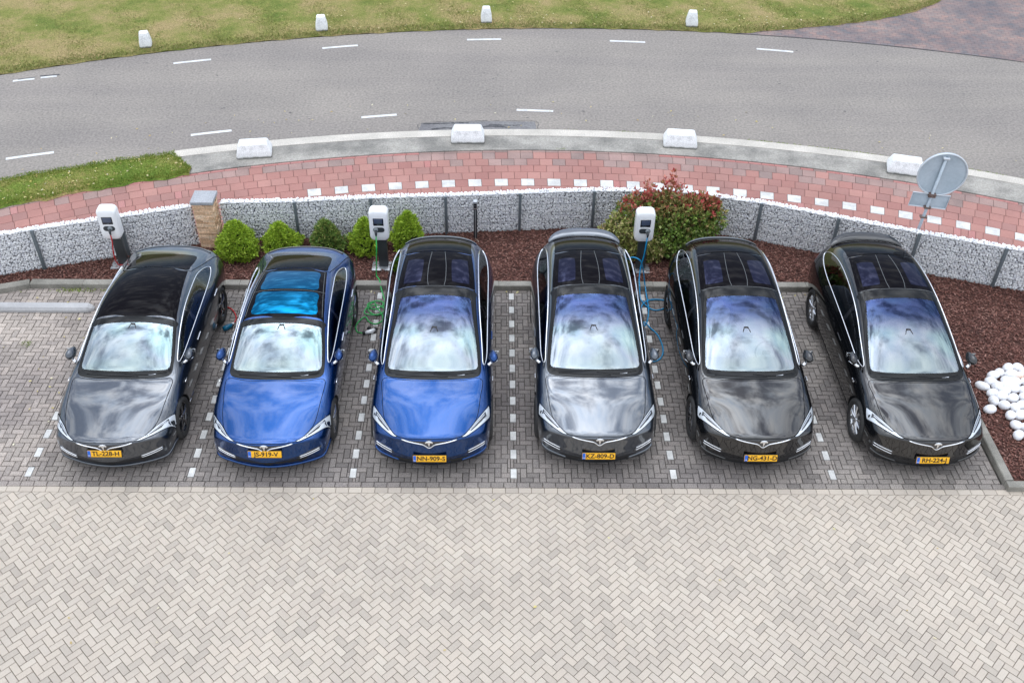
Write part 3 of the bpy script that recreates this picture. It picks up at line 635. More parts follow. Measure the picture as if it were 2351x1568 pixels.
M_STOP = noisy('pale_steel', (0.360, 0.357, 0.359), (0.475, 0.469, 0.469), 2, 40, 0.6, fine_amt=.1)
def wheel_stop():
    prof = [(-.11, 0), (-.11, .05), (-.075, .10), (.075, .10), (.11, .05), (.11, 0)]; V = []; F = []
    xs = [-11.9] + [-11.8 + i * .05 for i in range(82)] + [-7.72, -7.66, -7.63]
    for i, x in enumerate(xs):
        k = 1.0 if x < -7.8 else max(0.0, 1 - ((x + 7.8) / .18) ** 2) ** .5
        for u, z in prof: V.append((x, 14.98 + u * max(k, .25) , z * (1.0 if x < -7.75 else max(.3, k))))
        if i:
            a = 6 * i
            for j in range(5): F.append((a - 6 + j, a - 5 + j, a + j + 1, a + j))
    F.append(tuple(range(len(V) - 6, len(V)))); F.append((5, 4, 3, 2, 1, 0))
    o = mk('wheel_stop', V, F, M_STOP, None, False); tag(o, 'long pale grey wheel stop bar lying on the bay behind the leftmost car', 'wheel stop')
wheel_stop()

M_WHITEP = mat('white_plastic', (0.86, 0.87, 0.88), 0.28, coat=0.3); M_DARKP = mat('dark_plastic', (0.035, 0.042, 0.048), 0.4); M_POLE = mat('charcoal_pole', (0.035, 0.042, 0.045), 0.38)
M_SCREEN = mat('charger_screen', (0.01, 0.012, 0.02), 0.08, coat=1.0); M_GREYP = mat('grey_plastic', (0.25, 0.28, 0.30), 0.35); M_STEEL = mat('steel', (0.5, 0.52, 0.54), 0.4, 0.7)
def rbox(bm_w, bm_h, bm_d, rad, n=8):
    """rounded slab: outline rounded by rad, front domed. returns verts, faces (front = -y)"""
    o = []
    for cx, cz, a0 in ((bm_w / 2 - rad, bm_h / 2 - rad, 0), (-bm_w / 2 + rad, bm_h / 2 - rad, 90), (-bm_w / 2 + rad, -bm_h / 2 + rad, 180), (bm_w / 2 - rad, -bm_h / 2 + rad, 270)):
        for i in range(n + 1): a = R(a0 + 90 * i / n); o.append((cx + rad * math.cos(a), cz + rad * math.sin(a)))
    V = []; F = []; rings = [(1.0, bm_d / 2), (1.0, -bm_d * .18), (.985, -bm_d * .32), (.94, -bm_d * .42), (.86, -bm_d * .48), (.6, -bm_d * .52), (.0, -bm_d * .53)]
    k = len(o)
    for s, y in rings:
        for x, z in o:
            ex = (abs(x) - bm_w / 2 * (1 - 0)) ; V.append((x * s, y, z * (s if s > .5 else s)))
    for j in range(len(rings) - 1):
        for i in range(k): a = j * k + i; b = j * k + (i + 1) % k; F.append((a, b, b + k, a + k))
    F.append(tuple(range(k - 1, -1, -1))); return V, [f[::-1] for f in F]
def charger(x, y, zt, label, plug_x, rz=0.0):
    root = empty('charging_station', (x, y, 0), rz); tag(root, label, 'charging station', 'charging stations along the bark bed'); h = .70; cz = zt - h / 2
    boxm('base_plate', (.42, .30, .02), M_STEEL, root, (0.0, 0, .085), .004)
    boxm('pole', (.185, .11, zt - .55 - .095), M_POLE, root, (0.02, .03, .095 + (zt - .55 - .095) / 2), .008)
    for sx in (-.06, .1): boxm('screw', (.014, .008, .014), M_STEEL, root, (.02 + sx - .02, -.028, zt - h - .05), .002)
    V, F = rbox(.37, h, .20, .10); u = mk('housing', [(a, b - .05, c + cz) for a, b, c in V], F, M_WHITEP, root, True); u.data.set_sharp_from_angle(angle=R(50))
    scr = boxm('screen', (.20, .012, .165), M_SCREEN, u, (0, -.155, cz + .10), .006)
    boxm('screen_glass', (.165, .004, .105), mat_glassblue, scr, (0, -.1635, cz + .118), .002)
    for i, c in ((-.012, M_GREYP), (.012, M_GREYP)): boxm('button', (.014, .006, .008), c, scr, (i, -.163, cz + .033), .002)
    V = []; F = []; o_ = []
    for cx, a0 in ((.055, -90), (-.055, 90)):
        for i in range(13): a = R(a0 + 180 * i / 12); o_.append((cx + .055 * math.cos(a), .055 * math.sin(a)))
    k = len(o_); V = [(a, -.145, b + cz - .075) for a, b in o_] + [(a, -.162, b + cz - .075) for a, b in o_]; F = [tuple(range(k, 2 * k))] + [(i, (i + 1) % k, k + (i + 1) % k, k + i) for i in range(k)]
    so = mk('socket_panel', V, F, M_DARKP, u)
    V, F = lathe_geo([(0.0, -.018), (.036, -.018), (.044, -.010), (.046, .012)], 24, 'z'); mk('socket', [(a + plug_x, c - .165, b + cz - .07) for a, b, c in V], F, M_GREYP, so, True)
    mk('plug', *[(lambda g: ([v for v in g[0]], g[1]))(tube_geo([(plug_x, -.17, cz - .08), (plug_x, -.215, cz - .10), (plug_x, -.222, cz - .15), (plug_x, -.21, cz - .19)], [.022, .026, .020, .011], 10))][0], M_DARKP, so, True)
    return Vector((x + plug_x, y - .21, cz - .19))
mat_glassblue = mat('screen_glass', (0.06, 0.08, 0.13), 0.12, coat=1.0)
e1 = charger(-7.46, 16.32, 1.47, 'white wall-box charger on a dark post with a red cable, behind the leftmost car', .02, R(2))
e2 = charger(-2.27, 16.32, 1.49, 'white charger on a dark post with a green cable, among the round green bushes', -.055)
e3 = charger(2.88, 16.30, 1.52, 'white charger on a dark post with blue cables, in front of the red-tipped shrub', .055)
def cable(pts, r, m, label, ends=True):
    p = catmull([tuple(q) for q in pts], 7); o = tube('charging_cable', [tuple(q) for q in p], r, m, None, 8); tag(o, label, 'cable'); return o
M_RCAB = mat('red_cable', (0.50, 0.018, 0.02), 0.4); M_GCAB = mat('green_cable', (0.03, 0.42, 0.09), 0.38); M_BCAB = mat('blue_cable', (0.005, 0.26, 0.52), 0.38); M_TEAL = mat('blue_plug', (0.0, 0.13, 0.24), 0.35); M_BLK = mat('black_plastic', (0.012, 0.012, 0.014), 0.35)
cable([e1, (-7.44, 16.10, .80), (-7.47, 16.10, .60), (-7.50, 16.13, .42), (-7.52, 16.2, .22), (-7.50, 16.28, .10), (-7.3, 16.3, .10), (-7.0, 16.22, .10), (-6.8, 16.02, .12), (-6.72, 15.75, .14), (-6.6, 15.45, .03), (-6.3, 15.25, .03)], .0125, M_RCAB, 'red cable hanging from the charger behind the leftmost car')
c_ = cable([(-5.75, 15.25, .02), (-5.4, 15.18, .02), (-5.15, 15.06, .02), (-5.02, 14.97, .02), (-4.91, 14.78, .02), (-4.89, 14.62, .03), (-4.92, 14.50, .045)], .0125, M_RCAB, 'red cable end with a blue plug, lying beside the leftmost car')
tube('plug', [(-4.92, 14.51, .045), (-4.95, 14.45, .05), (-5.0, 14.40, .05), (-5.06, 14.36, .05)], [.02, .045, .05, .042], M_TEAL, c_, 12); tube('collar', [(-4.905, 14.55, .04), (-4.925, 14.50, .046)], .022, M_WHITEP, c_, 10)
loop = [(-2.32, 15.98, 0.75), (-2.34, 15.96, 0.45), (-2.36, 15.94, 0.15), (-2.29, 15.80, 0.13), (-2.24, 15.60, 0.07), (-2.16, 15.33, 0.015), (-2.15, 15.22, 0.015), (-2.2, 15.1, 0.015), (-2.31, 15.02, 0.015), (-2.44, 15.08, 0.015), (-2.46, 15.19, 0.015), (-2.33, 15.25, 0.035), (-2.19, 15.22, 0.04), (-2.14, 15.08, 0.03), (-2.14, 14.94, 0.015), (-2.26, 14.84, 0.015), (-2.41, 14.94, 0.02), (-2.43, 15.04, 0.045), (-2.30, 15.10, 0.05), (-2.16, 15.04, 0.05), (-2.13, 14.93, 0.045), (-2.21, 14.84, 0.04), (-2.40, 14.83, 0.035), (-2.50, 14.89, 0.035), (-2.46, 15.02, 0.06), (-2.36, 15.12, 0.10), (-2.30, 15.06, 0.12), (-2.27, 15.0, 0.06), (-2.2, 14.92, 0.04), (-2.14, 14.78, 0.02), (-2.16, 14.65, 0.015), (-2.27, 14.58, 0.015), (-2.39, 14.65, 0.015), (-2.47, 14.77, 0.03), (-2.57, 14.67, 0.015), (-2.62, 14.51, 0.015), (-2.58, 14.35, 0.015), (-2.50, 14.30, 0.03), (-2.46, 14.29, 0.035)]
c_ = cable([e2] + loop, .0115, M_GCAB, 'green cable hanging from the middle charger and coiled on the pavers')
pw = tube('connector', [(-2.43, 14.29, .035), (-2.38, 14.30, .045), (-2.30, 14.325, .05), (-2.25, 14.37, .05)], [.024, .034, .042, .034], M_WHITEP, c_, 12)
tube('grip', [(-2.47, 14.285, .035), (-2.42, 14.292, .035)], .032, M_BLK, c_, 12); tube('connector_tip', [(-2.255, 14.36, .05), (-2.235, 14.40, .05)], .036, M_BLK, c_, 12)
tube('dust_cap', [(-2.37, 14.41, .03), (-2.36, 14.45, .03)], .036, M_BLK, c_, 12)
cable([e3, (2.92, 16.05, 0.85), (2.90, 16.03, 0.6), (2.86, 16.0, 0.35), (2.83, 15.84, 0.16), (2.82, 15.66, 0.14), (2.82, 15.45, 0.015), (2.86, 15.29, 0.015), (2.94, 15.13, 0.02), (3.06, 15.05, 0.015), (3.2, 15.08, 0.015), (3.36, 15.20, 0.015), (3.38, 15.29, 0.015), (3.28, 15.36, 0.015), (3.14, 15.38, 0.02), (2.96, 15.33, 0.035), (2.83, 15.17, 0.045), (2.78, 15.0, 0.02)], .0135, M_BCAB, 'blue cable running from the right-hand charger down to a loop on the pavers')
cable([(2.50, 15.60, .74), (2.58, 15.67, 0.80), (2.67, 15.63, 0.83), (2.78, 15.62, 0.75), (2.87, 15.72, 0.45), (2.93, 15.74, 0.15), (2.945, 15.50, 0.05), (2.94, 15.12, 0.055), (2.92, 14.9, 0.02), (2.86, 14.66, 0.015), (2.81, 14.58, 0.015), (2.80, 14.66, 0.03), (2.84, 14.62, 0.04), (2.91, 14.51, 0.02), (3.03, 14.3, 0.015), (3.08, 13.96, 0.015), (3.04, 13.72, 0.015), (2.94, 13.59, 0.015), (2.8, 13.56, 0.015), (2.55, 13.6, .015)], .0135, M_BCAB, 'blue cable plugged into the graphite car, curling across the pavers')

# garden socket post, road sign
root = empty('outlet_post', (-0.43, 17.36, 0)); tag(root, 'slim black garden socket post with a pale metal head against the gabion wall', 'outlet post')
boxm('post', (.075, .06, .80), M_POLE, root, (0, 0, .42), .004); boxm('cable_duct', (.012, .01, .72), M_STEEL, root, (0, -.035, .42), .002)
hd = boxm('head', (.082, .09, .19), M_STEEL, root, (0, -.01, .90), .008)
for z in (.868, .925): boxm('socket_flap', (.058, .008, .046), M_BLK, hd, (0, -.058, z), .003)
tube('lead', [tuple(p) for p in catmull([(0, -.04, .10), (.01, -.05, .08), (.06, -.12, .075), (.03, -.22, .078), (-.02, -.3, .08)], 6)], .006, mat('beige_lead', (.42, .36, .28), .6), root)
M_SIGN = noisy('sign_back', (0.390, 0.461, 0.520), (0.494, 0.559, 0.617), 2.5, 20, 0.5, 0.1, fine_amt=.04); M_SRIM = mat('sign_rim', (0.60, 0.64, 0.68), 0.4, 0.2); M_RUST = noisy('rusty_clamp', (.10, .06, .05), (.22, .16, .14), 30, 80, .8)
root = empty('road_sign', (8.42, 16.68, 0.02)); tag(root, 'round road sign seen from its grey back with a small plate below, behind the wall', 'road sign')
root.rotation_euler = (0, R(3.0), R(-7))
tube('pole', [(0, 0, -.05), (0, 0, 2.46)], .03, M_SIGN, root, 14)
V, F = lathe_geo([(0, 0), (.435, 0), (.45, .004), (.455, .0), (.456, -.03), (.446, -.032), (.443, -.006), (.435, -.003), (0, -.003)], 64, 'z')
d_ = mk('round_plate', [(a + .05, .045 - c, b + 2.07) for a, b, c in V], [f[::-1] for f in F], M_SIGN, root, True); d_.data.set_sharp_from_angle(angle=R(30))
V, F = tube_geo([(.05 + .452 * math.cos(a), .028, 2.07 + .452 * math.sin(a)) for a in np.linspace(0, 2 * math.pi, 65)[:-1]], .016, 8, True); mk('rim', V, F, M_SRIM, d_, True)
s_ = boxm('plate', (.72, .006, .30), M_SIGN, root, (.0, .04, 1.48), .001)
V, F = tube_geo([(-.36, .025, 1.33), (-.36, .025, 1.63), (.36, .025, 1.63), (.36, .025, 1.33)], .014, 8, True); mk('rim', V, F, M_SRIM, s_)
for z, a_ in ((2.44, 0), (1.64, 1), (1.60, 1), (1.34, 1), (1.12, 1)): boxm('clamp', (.14 if a_ else .12, .09, .035), M_RUST if a_ else M_SRIM, root, (0, .0, z), .006)
for z0, z1 in ((1.68, 2.42), (1.36, 1.58)): boxm('rail', (.03, .02, z1 - z0), M_POST, root, (0.028, .030, (z0 + z1) / 2), .003)

# white boulders on the bark
M_WS = noisy('white_boulder', (0.76, 0.76, 0.78), (0.86, 0.86, 0.87), 6, 40, 0.65, .15, fine_amt=.04); M_WSO = noisy('stained_boulder', (0.80, 0.78, 0.76), (0.72, 0.50, 0.38), 5, 40, 0.65, .15, fine_amt=.04)
spots = [(9.2, 13.31, 1), (8.99, 13.18, 0), (8.87, 13.11, 2), (9.39, 13.32, 1), (9.45, 13.19, 0), (9.18, 13.14, 2), (9.30, 13.10, 3), (8.76, 12.94, 2), (8.56, 12.82, 2), (8.83, 12.83, 1), (9.02, 12.98, 0), (9.2, 12.94, 1), (9.36, 12.94, 0), (9.01, 12.86, 1), (9.1, 12.77, 1), (9.24, 12.73, 0), (8.66, 12.65, 2), (8.90, 12.70, 1), (8.80, 12.57, 1), (8.98, 12.52, 1), (9.19, 12.56, 0), (8.62, 12.45, 0), (8.76, 12.35, 1), (8.47, 12.24, 2), (8.92, 12.28, 0), (9.07, 12.35, 1), (8.77, 12.09, 1), (8.94, 12.10, 1), (8.77, 11.86, 1), (8.92, 11.81, 0), (8.72, 11.63, 1), (9.1, 12.95, 0), (9.55, 13.0, 1), (9.5, 12.75, 1), (9.38, 12.5, 0), (9.22, 12.2, 1), (9.1, 11.98, 0), (9.6, 13.25, 1)]
iv2, if2 = ico(3)
for i, (x, y, k) in enumerate(spots):
    s = np.array([[.088, .088, .075], [.105, .094, .08], [.118, .088, .078], [.10, .085, .075]][k]) * rng.uniform(.94, 1.06); ph = rng.uniform(0, 6, 3)
    v = iv2 * s; v = v * (1 + .07 * np.sin(iv2[:, :1] * 2.3 + ph[0]) + .05 * np.sin(iv2[:, 1:2] * 3 + ph[1])); a = rng.uniform(-.6, .6) + (0 if k != 1 else .3); c, s_n = math.cos(a), math.sin(a)
    v = v @ np.array([[c, s_n, 0], [-s_n, c, 0], [0, 0, 1]]); o = fastmesh('white_boulder', v, if2, M_WSO if k == 3 else M_WS, None, True); o.location = (x, y, .07 + .062)
    lab = {6: 'white boulder with an orange stain on its right end, in the pile on the bark', 30: 'round white boulder at the near tip of the pile, closest to the concrete kerb', 23: 'white boulder lying alone against the right flank of the rightmost car', 8: 'white boulder at the far left of the pile, nearest the rightmost car'}.get(i, 'smooth white boulder in the pile on the bark bed right of the rightmost car')
    tag(o, lab, 'boulder', 'white boulders on the bark bed')

# ------------------------------------------------------------------ plants
leaf_v = np.array([(0, 0, 0), (.27, .07, .40), (.16, .05, .78), (0, -.04, 1.0), (-.16, .05, .78), (-.27, .07, .40)]); leaf_f = np.array([(0, 1, 5), (1, 2, 5), (2, 4, 5), (2, 3, 4)])
def leafmat(name, cols, rough=0.45):
    m = island(name, cols, rough, fine_amt=.12, bs=0.05); N, L, b = nodes(m); b.inputs['Transmission Weight'].default_value = 0.0; b.inputs['Subsurface Weight'].default_value = 0.0; return m
def rosettes(name, tips, dirs, nl, L0, L1, wd, spread, m, parent):
    n = len(tips); P = np.repeat(tips, nl, 0); D = np.repeat(dirs / np.linalg.norm(dirs, axis=1)[:, None], nl, 0)
    fr_ = frames(D); a = rng.uniform(0, 2 * math.pi, n * nl); s = np.clip(rng.normal(spread, .25, n * nl), .05, 1.5)
    dl = fr_[:, :, 0] * (np.cos(a) * np.sin(s))[:, None] + fr_[:, :, 1] * (np.sin(a) * np.sin(s))[:, None] + fr_[:, :, 2] * np.cos(s)[:, None]
    l = rng.uniform(L0, L1, n * nl); V, F = scatter(leaf_v, leaf_f, P + dl * .01 + D * rng.uniform(-.05, .01, (n * nl, 1)), frames(dl, rng.uniform(0, 6.3, n * nl)), np.stack([l * wd, l, l], 1))
    return fastmesh(name, V, F, m, parent)
def stems(parent, tips, base, m, r=0.006, k=60, name='stem'):
    V = []; F = []
    for i in rng.choice(len(tips), min(k, len(tips)), False):
        t = Vector(tips[i]); b = Vector(base) + Vector((random.uniform(-.05, .05), random.uniform(-.05, .05), 0)); mid = b.lerp(t, .5) + Vector((random.uniform(-.05, .05), random.uniform(-.05, .05), -.04 * (t - b).length))
        v, f = tube_geo([b, mid, t], [r * 1.8, r, r * .4], 5); o = len(V); V += v; F += [tuple(q + o for q in g) for g in f]
    return mk(name, V, F, m, parent, True)
M_TWIG = mat('twig', (0.09, 0.055, 0.04), 0.8); M_TWIGR = mat('red_twig', (0.20, 0.06, 0.045), 0.7)
def conifer(x, y, rad, h, cols, label, lop=0.0, top=None):
    root = empty('conifer_bush', (x, y, .07)); tag(root, label, 'bush', 'round conifer bushes along the gabion wall'); seed = rng.uniform(0, 9, 4)
    n = int(1500 * (rad / .38) ** 2); u = rng.uniform(0, 1, n); th = rng.uniform(0, 2 * math.pi, n); t = u ** .85
    prof = np.where(t < .30, .72 + .28 * np.sin(t / .30 * math.pi / 2), np.clip(1 - (t - .30) / .70, 0, 1) ** .68)
    lump = 1 + .12 * np.sin(3 * th + seed[0] + 4 * t) + .09 * np.sin(7 * th + seed[1] - 9 * t) + .05 * np.sin(13 * th + 11 * t); dep = 1 - np.abs(rng.normal(0, .13, n))
    rr = rad * prof * lump * dep; P = np.stack([rr * np.cos(th) + lop * t * rad, rr * np.sin(th), .03 + t * h * (1 + .05 * np.sin(5 * th))], 1)
    Dv = np.stack([np.cos(th) * .8, np.sin(th) * .8, .35 + .9 * t], 1) + rng.normal(0, .3, (n, 3))
    rosettes('foliage', P, Dv, 7, .036, .078, .62, .62, leafmat('conifer_leaf', cols, .6), root)
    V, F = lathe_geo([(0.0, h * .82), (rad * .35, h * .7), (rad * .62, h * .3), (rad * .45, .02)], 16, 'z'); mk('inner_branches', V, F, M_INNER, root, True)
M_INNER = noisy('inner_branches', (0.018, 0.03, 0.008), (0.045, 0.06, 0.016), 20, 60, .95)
YG = [(0.347, 0.493, 0.033), (0.224, 0.381, 0.028), (0.470, 0.605, 0.066), (0.157, 0.280, 0.024), (0.403, 0.538, 0.044), (0.280, 0.426, 0.033)]
DG = [(0.15, 0.28, 0.05), (0.09, 0.19, 0.04), (0.23, 0.34, 0.06), (0.28, 0.26, 0.08), (0.12, 0.23, 0.04)]
conifer(-5.20, 16.66, .40, .76, YG, 'yellow-green round conifer bush beside the sandstone pillar')
conifer(-4.38, 16.88, .38, .58, YG, 'low yellow-green conifer bush, widest and flattest of the row, second from the pillar')
conifer(-3.42, 16.88, .34, .66, DG, 'darker green conifer bush with a brownish tip, third from the pillar', -.1)
conifer(-2.66, 16.86, .34, .72, YG, 'yellow-green conifer bush partly hidden behind the charger with the green cable')
conifer(-1.80, 17.02, .33, .78, YG, 'pointed yellow-green conifer bush right of the charger with the green cable')
def big_shrub():
    root = empty('red_tipped_shrub', (3.45, 17.05, .07)); tag(root, 'large shrub with green lower leaves and red shoot tips, rising above the gabion wall', 'shrub')
    tips = []; dirs = []
    lobes = [((-.55, .0, .75), (.52, .42, .50)), ((.0, .05, .70), (.60, .45, .52)), ((.60, .0, .75), (.60, .42, .48)), ((.15, -.15, .40), (.75, .45, .40)), ((-.30, .05, .92), (.38, .32, .36)), ((.55, .05, .92), (.46, .34, .32)), ((-.05, .05, 1.10), (.14, .16, .22)), ((.85, .0, 1.0), (.20, .2, .24))]
    for c, s in lobes:
        n = int(560 * (s[0] * s[2]) / .3) + 40; d = rng.normal(size=(n, 3)); d /= np.linalg.norm(d, axis=1)[:, None]; k = rng.uniform(.45, 1.08, (n, 1)) ** .6
        tips.append(np.array(c) + d * k * np.array(s)); dirs.append(d + [0, 0, .6])
    for sx, sz in ((-.66, 1.42), (-.34, 1.52), (.16, 1.60), (.44, 1.30), (.68, 1.24), (-.50, 1.66), (-.12, 1.72), (.0, 1.86), (.02, 1.66), (.26, 1.58), (.98, 1.42), (.78, 1.30), (-.46, 1.50), (1.05, 1.15), (-.98, 1.02), (-.85, 1.12), (.62, 1.38)):
        for i in range(11): t = i / 11; tips.append(np.array([[sx * (.82 + .18 * t) + random.gauss(0, .035), random.gauss(0, .035), sz - .50 * (1 - t)]])); dirs.append(np.array([[random.gauss(0, .5), random.gauss(0, .5), 1.0]]))
    T = np.concatenate(tips); Dr = np.concatenate(dirs); k = T[:, 2] > .06; T, Dr = T[k], Dr[k]
    red = T[:, 2] + rng.normal(0, .16, len(T)) + .18 * np.abs(T[:, 0]) > 1.30; mid = ~red & (T[:, 2] + rng.normal(0, .2, len(T)) > .85)
    rosettes('red_leaves', T[red], Dr[red], 5, .05, .095, 1.0, .65, leafmat('red_leaf', [(0.400, 0.054, 0.060), (0.575, 0.096, 0.090), (0.300, 0.060, 0.054), (0.475, 0.180, 0.108), (0.625, 0.192, 0.156), (0.375, 0.156, 0.072), (0.237, 0.156, 0.060)]), root)
    rosettes('bronze_leaves', T[mid], Dr[mid], 6, .045, .085, 1.0, .8, leafmat('bronze_leaf', [(0.230, 0.238, 0.065), (0.351, 0.210, 0.078), (0.149, 0.210, 0.046), (0.405, 0.308, 0.117), (0.189, 0.140, 0.052), (0.270, 0.308, 0.091)]), root)
    g = ~red & ~mid; rosettes('green_leaves', T[g], Dr[g], 6, .05, .095, 1.05, .9, leafmat('green_leaf', [(0.105, 0.189, 0.031), (0.165, 0.275, 0.042), (0.255, 0.348, 0.070), (0.075, 0.138, 0.028), (0.330, 0.377, 0.126)]), root)
    stems(root, T, (0, .05, 0), M_TWIGR, .008, 110, 'branch')
big_shrub()
def low_shrub():
    root = empty('variegated_shrub', (2.80, 16.75, .07)); tag(root, 'low olive-green and cream shrub spreading behind the charger with blue cables', 'shrub'); T = []; Dr = []
    for c, s, n in (((-.25, .08, .45), (.48, .36, .48), 520), ((.40, -.02, .26), (.36, .30, .32), 380), ((.05, .0, .35), (.5, .35, .36), 380), ((-.42, .0, .30), (.32, .28, .32), 250)):
        d = rng.normal(size=(n, 3)); d /= np.linalg.norm(d, axis=1)[:, None]; T.append(np.array(c) + d * rng.uniform(.6, 1.05, (n, 1)) * np.array(s)); Dr.append(d + [0, -.1, .5])
    T = np.concatenate(T); Dr = np.concatenate(Dr); k = T[:, 2] > .04; T, Dr = T[k], Dr[k]
    rosettes('leaves', T, Dr, 7, .05, .095, .95, 1.0, leafmat('olive_leaf', [(0.189, 0.247, 0.050), (0.338, 0.364, 0.094), (0.135, 0.195, 0.037), (0.486, 0.429, 0.175), (0.270, 0.312, 0.062), (0.540, 0.390, 0.225), (0.230, 0.260, 0.062)]), root)
    stems(root, T, (0, 0, 0), M_TWIG, .007, 60, 'branch')
low_shrub()

# ------------------------------------------------------------------ cars
def paint(name, base, metal, rough, flake=0.0, cior=1.9):
    m = mat(name, base, rough, metal, 0.5 if metal else 0.0, 1.0, 0.015, cior); return m
P_GREY = paint('graphite_paint', (0.024, 0.034, 0.050), 0.8, 0.30, cior=1.85); P_BLUE = paint('blue_paint', (0.0002, 0.044, 0.185), 0.88, 0.25, cior=1.42)
P_GREY2 = paint('graphite_paint_pale', (0.036, 0.049, 0.068), 0.8, 0.30, cior=1.95); P_BLACK = paint('black_paint', (0.004, 0.0045, 0.0055), 0.0, 0.4, cior=1.75)
K_CHROME = mat('chrome', (0.80, 0.81, 0.83), 0.12, 1.0); K_BLACK = mat('gloss_black', (0.010, 0.010, 0.012), 0.08, 0, 0.5, 1.0, 0.01, 1.6); K_MATT = mat('black_trim', (0.012, 0.012, 0.013), 0.55)
K_SEAM = mat('shut_line', (0.004, 0.004, 0.005), 0.9, spec=0.1); K_TYRE = noisy('tyre_rubber', (0.018, 0.018, 0.019), (0.032, 0.031, 0.03), 8, 90, .75); K_RIMS = mat('silver_rim', (0.62, 0.63, 0.65), 0.22, 0.9); K_RIMD = mat('dark_rim', (0.045, 0.045, 0.05), 0.2, 0.7, coat=1.0)
K_DISC = mat('brake_disc', (.25, .25, .26), .4, .9); K_LAMP = mat('lamp_white', (0.60, 0.64, 0.68), 0.16, 0.15, coat=1.0); K_LENS = mat('lamp_lens', (0.035, 0.037, 0.042), 0.08, 0.2, coat=1.0); K_BRT = mat('lamp_reflector', (0.55, 0.58, 0.62), 0.15, 0.85)
K_FRIT = mat('glass_border', (0.010, 0.011, 0.012), 0.06, 0, 0.18); K_ROOF = mat('black_roof_glass', (0.003, 0.0025, 0.004), 0.04, 0, 0.055)
K_GLINE = mat('roof_seam_grey', (0.10, 0.105, 0.11), 0.5); K_PURP = mat('violet_roof_window', (0.010, 0.012, 0.034), 0.05, 0.8); K_CYAN = mat('blue_roof_window', (0.0, 0.10, 0.21), 0.04, 0.95); K_TAIL = mat('tail_lamp_red', (0.25, 0.005, 0.008), 0.1, coat=1.0)
K_PLATE = noisy('plate_yellow', (0.84, 0.42, 0.008), (0.88, 0.46, 0.012), 10, 50, .45, .05, fine_amt=.03); K_PBLUE = mat('plate_blue', (0.01, 0.12, 0.55), 0.45); K_TXT = mat('plate_letters', (0.02, 0.012, 0.006), 0.5); K_TXTW = mat('plate_white', (.75, .78, .85), .5)
K_INT = mat('interior_black', (0.014, 0.014, 0.016), 0.7); K_SEATD = mat('dark_leather', (0.028, 0.028, 0.032), 0.45); K_SEATW = mat('white_leather', (0.55, 0.55, 0.54), 0.5); K_MIRG = mat('mirror_glass', (.6, .65, .7), .03, 1.0)
def glass(name, ref, tint, trans, grad=None, gl_rough=0.015):
    """coated safety glass: a constant mirror share `ref` with colour tint, the rest lets dimmed light through"""
    m = bpy.data.materials.new(name); m.use_nodes = True; N = m.node_tree.nodes; L = m.node_tree.links; N.clear()
    o = N.new('ShaderNodeOutputMaterial'); mx = N.new('ShaderNodeMixShader'); g = N.new('ShaderNodeBsdfGlossy'); t = N.new('ShaderNodeBsdfTransparent'); lw = N.new('ShaderNodeFresnel'); lw.inputs['IOR'].default_value = 1.5
    g.inputs['Roughness'].default_value = gl_rough; t.inputs[0].default_value = (*trans, 1)
    ad = N.new('ShaderNodeMath'); ad.operation = 'ADD'; ad.use_clamp = True; ad.inputs[1].default_value = ref; L.new(lw.outputs[0], ad.inputs[0]); L.new(ad.outputs[0], mx.inputs[0])
    tcd = N.new('ShaderNodeTexCoord')
    nn = N.new('ShaderNodeTexNoise'); nn.inputs['Scale'].default_value = 1.3; nn.inputs['Detail'].default_value = 1.5; L.new(tcd.outputs['Object'], nn.inputs['Vector'])
    r = ramp(N, [(0.35, tint), (0.5, tuple(c * k for c, k in zip(tint, (1.0, 0.94, 1.04)))), (0.65, tuple(c * k for c, k in zip(tint, (0.88, 1.0, 1.0))))]); L.new(nn.outputs[0], r.inputs[0]); col = r.outputs[0]
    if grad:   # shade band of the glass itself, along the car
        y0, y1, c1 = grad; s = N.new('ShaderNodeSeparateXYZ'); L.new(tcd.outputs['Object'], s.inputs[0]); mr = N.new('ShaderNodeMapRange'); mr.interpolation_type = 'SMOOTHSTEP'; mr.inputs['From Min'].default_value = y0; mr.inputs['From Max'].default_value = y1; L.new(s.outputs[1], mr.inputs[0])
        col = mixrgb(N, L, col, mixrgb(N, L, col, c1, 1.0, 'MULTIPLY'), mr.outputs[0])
    L.new(col, g.inputs['Color']); L.new(t.outputs[0], mx.inputs[1]); L.new(g.outputs[0], mx.inputs[2]); L.new(mx.outputs[0], o.inputs[0]); return m
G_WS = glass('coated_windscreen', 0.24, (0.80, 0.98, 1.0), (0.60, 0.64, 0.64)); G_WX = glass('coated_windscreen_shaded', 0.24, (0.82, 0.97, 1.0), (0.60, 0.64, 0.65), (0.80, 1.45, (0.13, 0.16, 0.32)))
G_SIDE = glass('side_glass', 0.03, (0.9, 1.0, 1.0), (0.33, 0.36, 0.36)); G_REAR = glass('rear_glass', 0.05, (0.9, 1.0, 1.0), (0.10, 0.11, 0.11))

def pchip(keys):
    x = np.array([k[0] for k in keys], float); y = np.array([k[1] for k in keys], float); h = np.diff(x); d = np.diff(y) / h; m = np.zeros(len(x)); m[0], m[-1] = d[0], d[-1]
    for i in range(1, len(x) - 1):
        if d[i - 1] * d[i] > 0: w1 = 2 * h[i] + h[i - 1]; w2 = h[i] + 2 * h[i - 1]; m[i] = (w1 + w2) / (w1 / d[i - 1] + w2 / d[i])
    def f(t):
        t = min(max(t, x[0]), x[-1]); i = int(min(np.searchsorted(x, t, 'right') - 1, len(x) - 2)); s = (t - x[i]) / h[i]
        return (1 + 2 * s) * (1 - s) ** 2 * y[i] + s * (1 - s) ** 2 * h[i] * m[i] + s * s * (3 - 2 * s) * y[i + 1] + s * s * (s - 1) * h[i] * m[i + 1]
    return f
